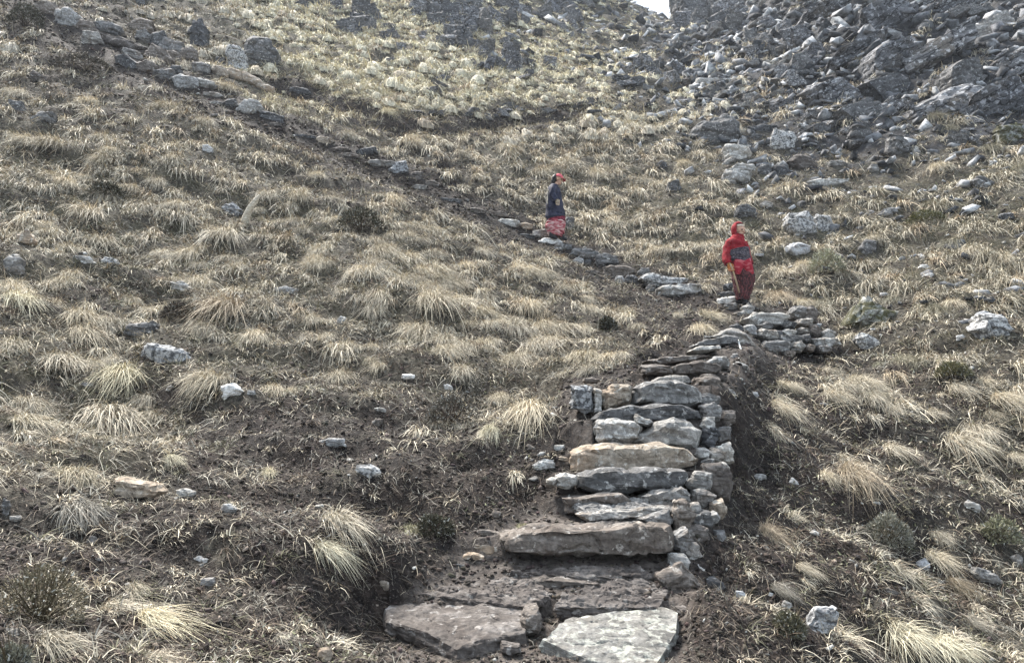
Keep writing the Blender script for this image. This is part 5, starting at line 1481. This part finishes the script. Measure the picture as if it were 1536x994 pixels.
# ------------------------------------------------------------------ people
def flat_mat(name, col, rough=.85, col2=None, scale=20, stretch=(1, 1, 1), lo=.45, hi=.55, fold=.25):
    m, n, l, b = new_mat(name, rough)
    co = n.new('ShaderNodeTexCoord').outputs['Object']
    mp = n.new('ShaderNodeMapping'); mp.inputs['Scale'].default_value = stretch; l.new(co, mp.inputs[0])
    f = noise_n(n, l, mp.outputs[0], scale, 3, .6, .3)
    c2 = col2 or tuple(x * .72 for x in col)
    c = ramp(n, l, f, [(lo, col), (hi, c2)])
    l.new(c, b.inputs['Base Color'])
    l.new(bump(n, l, noise_n(n, l, co, 26, 3, .6), fold, .02), b.inputs['Normal'])
    return m
SKIN = flat_mat('skin', (.50, .31, .22), .6, (.46, .27, .19), 8, fold=.03)
def blob_body(name, caps, balls, voxel, mat):
    """one continuous figure: tapered limbs and ellipsoids fused into a single surface"""
    me0 = bpy.data.meshes.new('tmp'); bm = bmesh.new()
    for p0, p1, r0, r1 in caps:
        b2 = bmesh.new()
        for p, r in ((p0, r0), (p1, r1)):
            bmesh.ops.create_icosphere(b2, subdivisions=2, radius=r, matrix=Matrix.Translation(Vector(p)))
        bmesh.ops.convex_hull(b2, input=b2.verts)
        bmesh.ops.delete(b2, geom=[v for v in b2.verts if not v.link_faces], context='VERTS')
        t = bpy.data.meshes.new('t'); b2.to_mesh(t); b2.free(); bm.from_mesh(t); bpy.data.meshes.remove(t)
    for p, rad in balls:
        bmesh.ops.create_icosphere(bm, subdivisions=3, radius=1, matrix=Matrix.Translation(Vector(p)) @ Matrix.Diagonal((*rad, 1)))
    bm.to_mesh(me0); bm.free()
    o = bpy.data.objects.new('tmp', me0); COL.objects.link(o)
    md = o.modifiers.new('r', 'REMESH'); md.mode = 'VOXEL'; md.voxel_size = voxel
    sm = o.modifiers.new('s', 'SMOOTH'); sm.factor = .5; sm.iterations = 2
    me = bpy.data.meshes.new_from_object(o.evaluated_get(bpy.context.evaluated_depsgraph_get()))
    bpy.data.objects.remove(o); me.name = name; me.materials.clear(); me.materials.append(mat)
    me.polygons.foreach_set('use_smooth', np.ones(len(me.polygons), bool))
    return me
def thicken(bm, th):
    bm.normal_update()
    vs = list(bm.verts); fs = list(bm.faces); be = [e for e in bm.edges if len(e.link_faces) == 1]
    new = {v: bm.verts.new(v.co - v.normal * th) for v in vs}
    for f_ in fs: bm.faces.new([new[v] for v in reversed(f_.verts)])
    for e in be:
        a, b = e.verts; bm.faces.new((a, b, new[b], new[a]))
    bmesh.ops.recalc_face_normals(bm, faces=bm.faces)
def loft(name, rings, mat, nseg=40, fold=0.0, nf=9, seed=0, caps=(False, False), sub=6, thick=.006):
    """rings: (centre, rx, ry, tiltx) in order; interpolated smoothly, with cloth folds"""
    R = [(np.array(c, float), rx, ry, tl) for c, rx, ry, tl in rings]
    ts = np.linspace(0, len(R) - 1, (len(R) - 1) * sub + 1)
    idx = np.arange(len(R))
    C = np.stack([np.interp(ts, idx, [r[0][k] for r in R]) for k in range(3)], 1)
    rx = np.interp(ts, idx, [r[1] for r in R]); ry = np.interp(ts, idx, [r[2] for r in R]); tl = np.interp(ts, idx, [r[3] for r in R])
    ker = np.array([.25, .5, .25])
    for arr in (rx, ry):
        arr[1:-1] = np.convolve(arr, ker, 'valid')
    V = []
    T = np.gradient(C, axis=0); T /= np.linalg.norm(T, axis=1)[:, None]
    for i in range(len(ts)):
        t = T[i]
        a = np.cross(t, np.array([0, 1.0, 0])); a = a / (np.linalg.norm(a) + 1e-9) if abs(t[1]) < .95 else np.array([1.0, 0, 0])
        if a[0] < 0: a = -a
        b = np.cross(a, t); b /= np.linalg.norm(b)
        if b[1] < 0: b = -b
        an = np.linspace(0, 2 * np.pi, nseg, endpoint=False)
        ph = ts[i] * 1.3 + seed
        f = 1 + fold * (np.sin(an * nf + ph) * .6 + np.sin(an * (nf * 1.7) - 2.1 * ph) * .4)
        f = f * (1 + .035 * np.sin(ts[i] * 5.1 + an * 2 + seed))
        p = C[i] + (np.cos(an) * rx[i] * f)[:, None] * a + (np.sin(an) * ry[i] * f)[:, None] * b
        p[:, 2] += tl[i] * (p[:, 0] - C[i, 0])
        V.append(p)
    n = len(V); V = np.concatenate(V)
    i, j = np.meshgrid(np.arange(n - 1), np.arange(nseg), indexing='ij'); j2 = (j + 1) % nseg
    F = np.stack([i * nseg + j, i * nseg + j2, (i + 1) * nseg + j2, (i + 1) * nseg + j], -1).reshape(-1, 4)
    bm = bmesh.new(); vs = [bm.verts.new(v) for v in V]
    for q in F: bm.faces.new([vs[k] for k in q])
    if caps[0]: bm.faces.new(vs[:nseg][::-1])
    if caps[1]: bm.faces.new(vs[-nseg:])
    bmesh.ops.recalc_face_normals(bm, faces=bm.faces)
    if not all(caps): thicken(bm, thick)
    me = bpy.data.meshes.new(name); bm.to_mesh(me); bm.free()
    me.materials.append(mat); me.polygons.foreach_set('use_smooth', np.ones(len(me.polygons), bool))
    return me
def sphere_shell(name, c, rad, mat, keep, thick=.012, seg=32, rot=None):
    bm = bmesh.new(); bmesh.ops.create_uvsphere(bm, u_segments=seg, v_segments=seg // 2, radius=1)
    bad = [v for v in bm.verts if not keep(v.co)]
    bmesh.ops.delete(bm, geom=bad, context='VERTS')
    M_ = Matrix.Translation(Vector(c)) @ (rot or Matrix.Identity(4)) @ Matrix.Diagonal((*rad, 1))
    bmesh.ops.transform(bm, matrix=M_, verts=bm.verts)
    bmesh.ops.recalc_face_normals(bm, faces=bm.faces)
    thicken(bm, thick)
    me = bpy.data.meshes.new(name); bm.to_mesh(me); bm.free(); me.materials.append(mat)
    me.polygons.foreach_set('use_smooth', np.ones(len(me.polygons), bool))
    return me
def kid(me, parent, label=None):
    o = link(bpy.data.objects.new(me.name, me), parent)
    if label: o['label'] = label
    return o
def fingers(w, d, side, size=1.0, curl=.5, down=(0, 0, -1)):
    """palm centre w, pointing d, thumb side 'side' -> capsules"""
    w, d, s = Vector(w), Vector(d).normalized(), Vector(side).normalized()
    nrm = d.cross(s)
    caps = [(w, w + d * .05 * size, .026 * size, .030 * size)]
    for k, ln in enumerate((.060, .070, .066, .052)):
        b = w + d * .065 * size + s * (.030 - .020 * k) * size
        m = b + (d * (1 - curl * .4) + nrm * curl * .6) * ln * .55 * size
        e = m + (d * (1 - curl) + nrm * curl) * ln * .5 * size
        caps += [(b - d * .03 * size, b, .0095 * size, .009 * size), (b, m, .009 * size, .0085 * size), (m, e, .0085 * size, .007 * size)]
    t0 = w + s * .022 * size; t1 = t0 + (s * .7 + d * .7) * .035 * size; t2 = t1 + (d * .9 + nrm * .4) * .03 * size
    caps += [(t0, t1, .013 * size, .011 * size), (t1, t2, .0105 * size, .0085 * size)]
    return caps
def head_caps(c, f, s=1.0):
    """head centre c, facing direction f (unit, horizontal-ish)"""
    c = Vector(c); f = Vector(f).normalized(); u = Vector((0, 0, 1)); r = f.cross(u).normalized(); u = r.cross(f)
    caps = [(c + f * .012 * s + u * .02 * s, c - f * .025 * s + u * .025 * s, .082 * s, .086 * s), (c + f * .03 * s - u * .05 * s, c + f * .045 * s - u * .085 * s, .055 * s, .034 * s),
            (c + f * .086 * s + u * .012 * s, c + f * .108 * s - u * .018 * s, .009 * s, .014 * s), (c + f * .088 * s + r * .018 * s - u * .052 * s, c + f * .088 * s - r * .018 * s - u * .052 * s, .010 * s, .010 * s),
            (c + r * .083 * s - u * .0 * s, c + r * .086 * s - u * .03 * s, .016 * s, .012 * s), (c - r * .083 * s, c - r * .086 * s - u * .03 * s, .016 * s, .012 * s),
            (c + f * .082 * s + r * .035 * s + u * .035 * s, c + f * .082 * s - r * .035 * s + u * .035 * s, .011 * s, .011 * s)]
    return caps, f, r, u
EYE = flat_mat('eye', (.03, .02, .02), .3); LIP = flat_mat('lip', (.33, .13, .11), .5); HAIR = flat_mat('hair', (.016, .013, .012), .6, fold=.5)
def face_bits(root, c, f, r, u, s=1.0):
    c = Vector(c)
    for k in (-1, 1):
        bm = bmesh.new(); bmesh.ops.create_icosphere(bm, subdivisions=2, radius=.011 * s, matrix=Matrix.Translation(c + f * .083 * s + r * .033 * k * s + u * .012 * s))
        me = bpy.data.meshes.new('eye'); bm.to_mesh(me); bm.free(); me.materials.append(EYE); kid(me, root)
    me = blob_body('mouth', [(c + f * .094 * s + r * .02 * s - u * .052 * s, c + f * .094 * s - r * .02 * s - u * .052 * s, .006 * s, .006 * s)], [], .003, LIP); kid(me, root)

# --- the person in blue, stepping down to the right, seen from the side
g_ = ground(828, 361)
Yb = g_[1] - .12; kb = Yb / FPX
foot = at(833, 358, Yb)
pb = bpy.data.objects.new('person', None); pb.location = tuple(foot); link(pb)
tag(pb, 'person in navy jacket, pink cap and pink wrapped skirt looking down on the upper path', 'person')
def B(px, py, y=0.0): return Vector(((px - 833) * kb, y, (358 - py) * kb / math.cos(PITCH) ** 0))
hc = B(838.5, 263.5); f = Vector((.93, -.30, -.28))
caps, f, r, u = head_caps(hc, f, 1.0)
caps += [(B(835, 270), B(832, 277), .052, .056), (B(832, 281), B(832, 300), .12, .12), (B(832, 300), B(834, 326), .12, .13),
         (B(833, 326, -.08), B(831, 342, -.08), .075, .055), (B(831, 342, -.08), B(827, 355, -.06), .052, .036), (B(835, 326, .08), B(840, 342, .08), .075, .055), (B(840, 342, .08), B(842, 355, .05), .052, .036),
         (B(832, 278, -.12), B(828, 291, -.19), .052, .043), (B(828, 291, -.19), B(834, 301, -.24), .040, .028),
         (B(832, 278, .12), B(836, 291, .19), .052, .043), (B(836, 291, .19), B(842, 301, .2), .040, .028)]
caps += fingers(B(834.5, 302.5, -.245), (.25, -.1, -1), (1, -.2, .2), 1.05, .35)
caps += fingers(B(842.5, 302, .2), (.3, .1, -1), (1, .1, .1), 1.0, .35)
kid(blob_body('body', caps, [], .0075, SKIN), pb); face_bits(pb, hc, f, r, u)
NAVY = flat_mat('navy_cloth', (.018, .020, .036), .8, (.034, .036, .060), 7, fold=.6)
PINK = flat_mat('pink_patterned_cloth', (.30, .06, .075), .85, (.50, .33, .31), 9, (1, 1, 3.4), .47, .58, fold=.6)
MAROON = flat_mat('maroon_cloth', (.20, .025, .045), .85, (.12, .015, .03), 20, fold=.5)
CAPM = flat_mat('pink_cap_cloth', (.50, .10, .12), .8, (.55, .10, .12), 10, fold=.1); DARKM = flat_mat('black_rubber', (.02, .02, .022), .6)
CREAMM = flat_mat('cream_cloth', (.36, .34, .28), .9, fold=.3); GLOVE = flat_mat('knit_glove', (.36, .30, .22), .95, fold=.4)
kid(loft('jacket', [(B(834, 326), .205, .17, .05), (B(833.5, 322), .215, .18, .05), (B(832.5, 308), .195, .175, 0), (B(832, 295), .17, .175, 0), (B(831.5, 284), .155, .185, 0), (B(831.5, 277), .125, .16, 0), (B(833, 271.5), .075, .08, 0)], NAVY, fold=.035, seed=2), pb)
kid(loft('sleeve', [(B(831.5, 276.5, -.10), .075, .07, 0), (B(829.5, 284, -.17), .082, .078, 0), (B(828.5, 292, -.2), .075, .072, 0), (B(832, 299, -.235), .062, .060, 0), (B(834, 302.5, -.245), .056, .055, 0)], NAVY, 24, .05, 5, 4), pb)
kid(loft('sleeve', [(B(831.5, 276.5, .10), .075, .07, 0), (B(834.5, 284, .17), .08, .075, 0), (B(837, 292, .19), .072, .07, 0), (B(841, 299, .2), .06, .058, 0), (B(842, 302, .2), .055, .054, 0)], NAVY, 24, .05, 5, 7), pb)
kid(loft('waistband', [(B(834.5, 330.5), .205, .165, .03), (B(834.5, 327), .20, .16, .04), (B(834, 322), .19, .155, .04)], MAROON, fold=.03, seed=1), pb)
kid(loft('skirt', [(B(834, 354), .135, .12, -.55), (B(832.5, 350), .165, .14, -.5), (B(832, 344), .20, .155, -.35), (B(833.5, 337), .205, .165, -.1), (B(834.5, 329.5), .20, .162, .03)], PINK, 48, .07, 7, 3), pb)
kid(loft('back_cloth', [(B(822, 316), .02, .10, 0), (B(821.3, 300), .022, .11, 0), (B(822.3, 284), .02, .10, 0), (B(826, 275), .03, .10, 0)], CREAMM, 20, .05, 4, 1, (True, True)), pb)
kid(loft('hair', [(B(828, 272), .03, .05, 0), (B(830.5, 268), .055, .07, 0), (B(833, 262), .075, .085, 0), (B(835, 257), .06, .07, 0)], HAIR, 24, .03, 5, 1, (True, True)), pb)
rotc = Matrix.Rotation(.28, 4, 'Y')
cp_ = kid(sphere_shell('cap', hc + Vector((0, 0, .02)), (.108, .100, .115), CAPM, lambda v: v.z > .18, rot=rotc), pb)
# brim: a curved tongue in front of the cap
bm = bmesh.new(); rows = []
for i in range(6):
    t = i / 5; row = []
    for j in range(9):
        a = (j / 8 - .5) * 1.9
        rr_ = .098 + .075 * t * (1 - .25 * abs(j / 8 - .5))
        q = Vector((math.cos(a) * rr_, math.sin(a) * rr_ * .95, .035 - .012 * abs(j - 4) / 4 - .03 * t))
        q = rotc @ (Matrix.Rotation(-.3, 4, 'Z') @ q); row.append(bm.verts.new(q + hc + Vector((0, 0, .02))))
    rows.append(row)
for i in range(5):
    for j in range(8): bm.faces.new((rows[i][j], rows[i][j + 1], rows[i + 1][j + 1], rows[i + 1][j]))
bmesh.ops.recalc_face_normals(bm, faces=bm.faces); thicken(bm, .006)
me = bpy.data.meshes.new('brim'); bm.to_mesh(me); bm.free(); me.materials.append(CAPM); kid(me, cp_)
kid(blob_body('glove', fingers(B(834.5, 301.5, -.25), (.25, -.1, -1), (1, -.2, .2), 1.12, .35), [], .006, GLOVE), pb, 'beige knitted glove')
for (x, y, yy, dx) in ((827, 355.5, -.06, .10), (842.5, 355.5, .05, .10)):
    kid(blob_body('boot', [(B(x, y, yy), B(x, y + 1, yy) + Vector((dx, -.02, -.02)), .048, .038), (B(x, y - 6, yy), B(x, y, yy), .052, .05)], [], .008, DARKM), pb)

# --- the person in red, walking down with a stick, three-quarter view
g_ = ground(1113, 461)
Yr = g_[1] - .05; kr = Yr / FPX
foot = at(1113, 459, Yr)
pr = bpy.data.objects.new('person', None); pr.location = tuple(foot); link(pr)
tag(pr, 'person in red hooded jacket and dark patterned skirt stepping down with a stick', 'person')
def A(px, py, y=0.0): return Vector(((px - 1113) * kr, y, (459 - py) * kr))
hc = A(1113.5, 341.5); f = Vector((.55, -.80, -.18))
caps, f, r, u = head_caps(hc, f, 1.02)
caps += [(A(1112, 350), A(1110, 358), .055, .06), (A(1109, 365), A(1110, 385), .125, .125), (A(1110, 385), A(1114, 405), .125, .14),
         (A(1111, 408, -.03), A(1114, 432, -.04), .085, .055), (A(1114, 432, -.04), A(1116, 453, -.05), .050, .036), (A(1119, 408, .05), A(1120, 430, .07), .085, .06), (A(1120, 430, .07), A(1112, 448, .12), .056, .036),
         (A(1098, 362), A(1093, 380, -.03), .056, .045), (A(1093, 380, -.03), A(1092, 396, -.10), .043, .030),
         (A(1119, 362), A(1123, 380, .02), .056, .045), (A(1123, 380, .02), A(1128, 395, -.02), .043, .030)]
caps += fingers(A(1093, 397, -.11), (.35, -.1, -1), (1, -.3, .1), 1.05, .75)
caps += fingers(A(1128.5, 396, -.02), (.2, -.2, -1), (-1, -.3, .1), 1.0, .5)
kid(blob_body('body', caps, [], .0075, SKIN), pr); face_bits(pr, hc, f, r, u, 1.02)
RED = flat_mat('red_fleece', (.25, .016, .023), .9, (.17, .012, .017), 9, fold=.6)
REDC = flat_mat('red_tied_cloth', (.30, .02, .035), .85, (.42, .10, .11), 11, (1, 1, 2), .5, .6, fold=.6)
SASH = flat_mat('dark_patterned_sash', (.04, .036, .046), .9, (.13, .11, .115), 34, (1, 1, 1.6), .5, .58, fold=.5)
SKIRT = flat_mat('dark_red_patterned_skirt', (.035, .018, .019), .9, (.15, .045, .048), 30, (1.8, 1.8, .7), .47, .60, fold=.7)
BAND = flat_mat('pale_headband', (.62, .50, .40), .85, fold=.1); ORG = flat_mat('orange_glove', (.55, .20, .06), .9, fold=.3)
kid(loft('jacket', [(A(1112, 394), .165, .15, 0), (A(1110, 386), .16, .15, 0), (A(1109.5, 376), .155, .15, 0), (A(1109, 367), .165, .155, 0), (A(1108.5, 360), .165, .14, 0), (A(1110, 354), .11, .10, 0), (A(1112, 350), .075, .08, 0)], RED, fold=.035, seed=5), pr)
kid(loft('sleeve', [(A(1099, 359.5), .075, .075, 0), (A(1095.5, 369), .085, .082, 0), (A(1092.5, 380, -.03), .078, .075, 0), (A(1091, 390, -.07), .075, .07, 0), (A(1092.5, 396, -.10), .058, .055, 0)], RED, 24, .06, 5, 2), pr)
kid(loft('sleeve', [(A(1118, 360), .072, .072, 0), (A(1121.5, 370), .075, .075, 0), (A(1123.5, 380, .02), .068, .068, 0), (A(1127, 390, 0), .064, .062, 0), (A(1128.5, 395, -.02), .052, .05, 0)], RED, 24, .06, 5, 8), pr)
hood_f = Matrix.Rotation(math.atan2(f.y, f.x), 4, 'Z')
kid(sphere_shell('hood', hc + Vector((-.012, .01, .012)), (.122, .112, .148), RED, lambda v: not (v.x > .42 and v.z < .62 and v.z > -.95), rot=hood_f), pr)
kid(loft('hood_collar', [(A(1110.5, 357), .125, .115, 0), (A(1111.5, 352), .10, .10, 0), (A(1112.5, 348), .085, .09, 0)], RED, 28, .05, 5, 1), pr)
kid(sphere_shell('headband', hc + Vector((0, 0, .015)), (.104, .098, .118), BAND, lambda v: .22 < v.z < .72 and v.x > -.1, rot=hood_f, thick=.008), pr)
kid(loft('sash', [(A(1112, 393), .185, .175, -.4), (A(1111, 388), .19, .18, -.2), (A(1110.5, 380), .185, .18, .1), (A(1110, 371), .176, .172, .12)], SASH, 40, .035, 6, 2), pr)
kid(loft('tied_cloth', [(A(1105, 412, -.12), .04, .05, 0), (A(1106, 402, -.15), .075, .05, 0), (A(1108, 391, -.16), .08, .05, 0)], REDC, 20, .08, 4, 1, (True, True)), pr)
kid(loft('tied_cloth', [(A(1127, 411, -.10), .03, .05, 0), (A(1121, 402, -.14), .085, .05, 0), (A(1116, 391, -.155), .09, .05, 0)], REDC, 20, .08, 4, 5, (True, True)), pr)
kid(loft('skirt', [(A(1114.5, 450), .095, .11, 0), (A(1114.8, 443), .118, .12, .1), (A(1116, 430), .155, .14, 0), (A(1117, 416), .183, .16, 0), (A(1115.5, 403), .178, .162, 0), (A(1112.5, 391), .165, .15, 0)], SKIRT, 48, .06, 8, 6), pr)
kid(blob_body('glove', fingers(A(1093, 396.5, -.11), (.35, -.1, -1), (1, -.3, .1), 1.28, .75), [], .006, ORG), pr, 'orange glove gripping the stick')
for (x, y, yy, dx, dy) in ((1116, 455, -.05, .03, -.10), (1111, 449, .12, .02, -.09)):
    kid(blob_body('boot', [(A(x, y, yy), A(x, y + 1.5, yy) + Vector((dx, dy, -.015)), .046, .038), (A(x, y - 9, yy), A(x, y, yy), .050, .046)], [], .008, DARKM), pr)
F0 = Vector(foot)
MAT['cane'] = flat_mat('cane', (.40, .30, .19), .7)
rod([F0 + A(1092.5, 396, -.17), F0 + A(1096, 404, -.16), F0 + A(1101, 422, -.16), F0 + A(1106, 441, -.14)], [.016, .015, .014, .012], MAT['cane'], 'walking_stick', 'thin brown walking stick held in the orange glove', 'stick')

# ------------------------------------------------------------------ the air
bm = bmesh.new(); bmesh.ops.create_cube(bm, size=1)
me = bpy.data.meshes.new('haze'); bm.to_mesh(me); bm.free()
hz = link(bpy.data.objects.new('haze', me))
zt, zb = float(Z_.max()) + 1.5, float(Z_.min()) - 1.0
hz.scale = (396, 396, zt - zb); hz.location = (0, 0, (zt + zb) / 2); print('haze', zb, zt)
hm = bpy.data.materials.new('haze'); hm.use_nodes = True; hn = hm.node_tree.nodes; hl = hm.node_tree.links
hn.remove(hn['Principled BSDF'])
pv = hn.new('ShaderNodeVolumePrincipled'); pv.inputs['Density'].default_value = HAZE_D; pv.inputs['Color'].default_value = (.86, .92, 1.0, 1); pv.inputs['Anisotropy'].default_value = .2
hl.new(pv.outputs[0], hn['Material Output'].inputs['Volume'])
me.materials.append(hm); tag(hz, 'thin pale mist thickening up the gully', 'haze', kind='stuff')
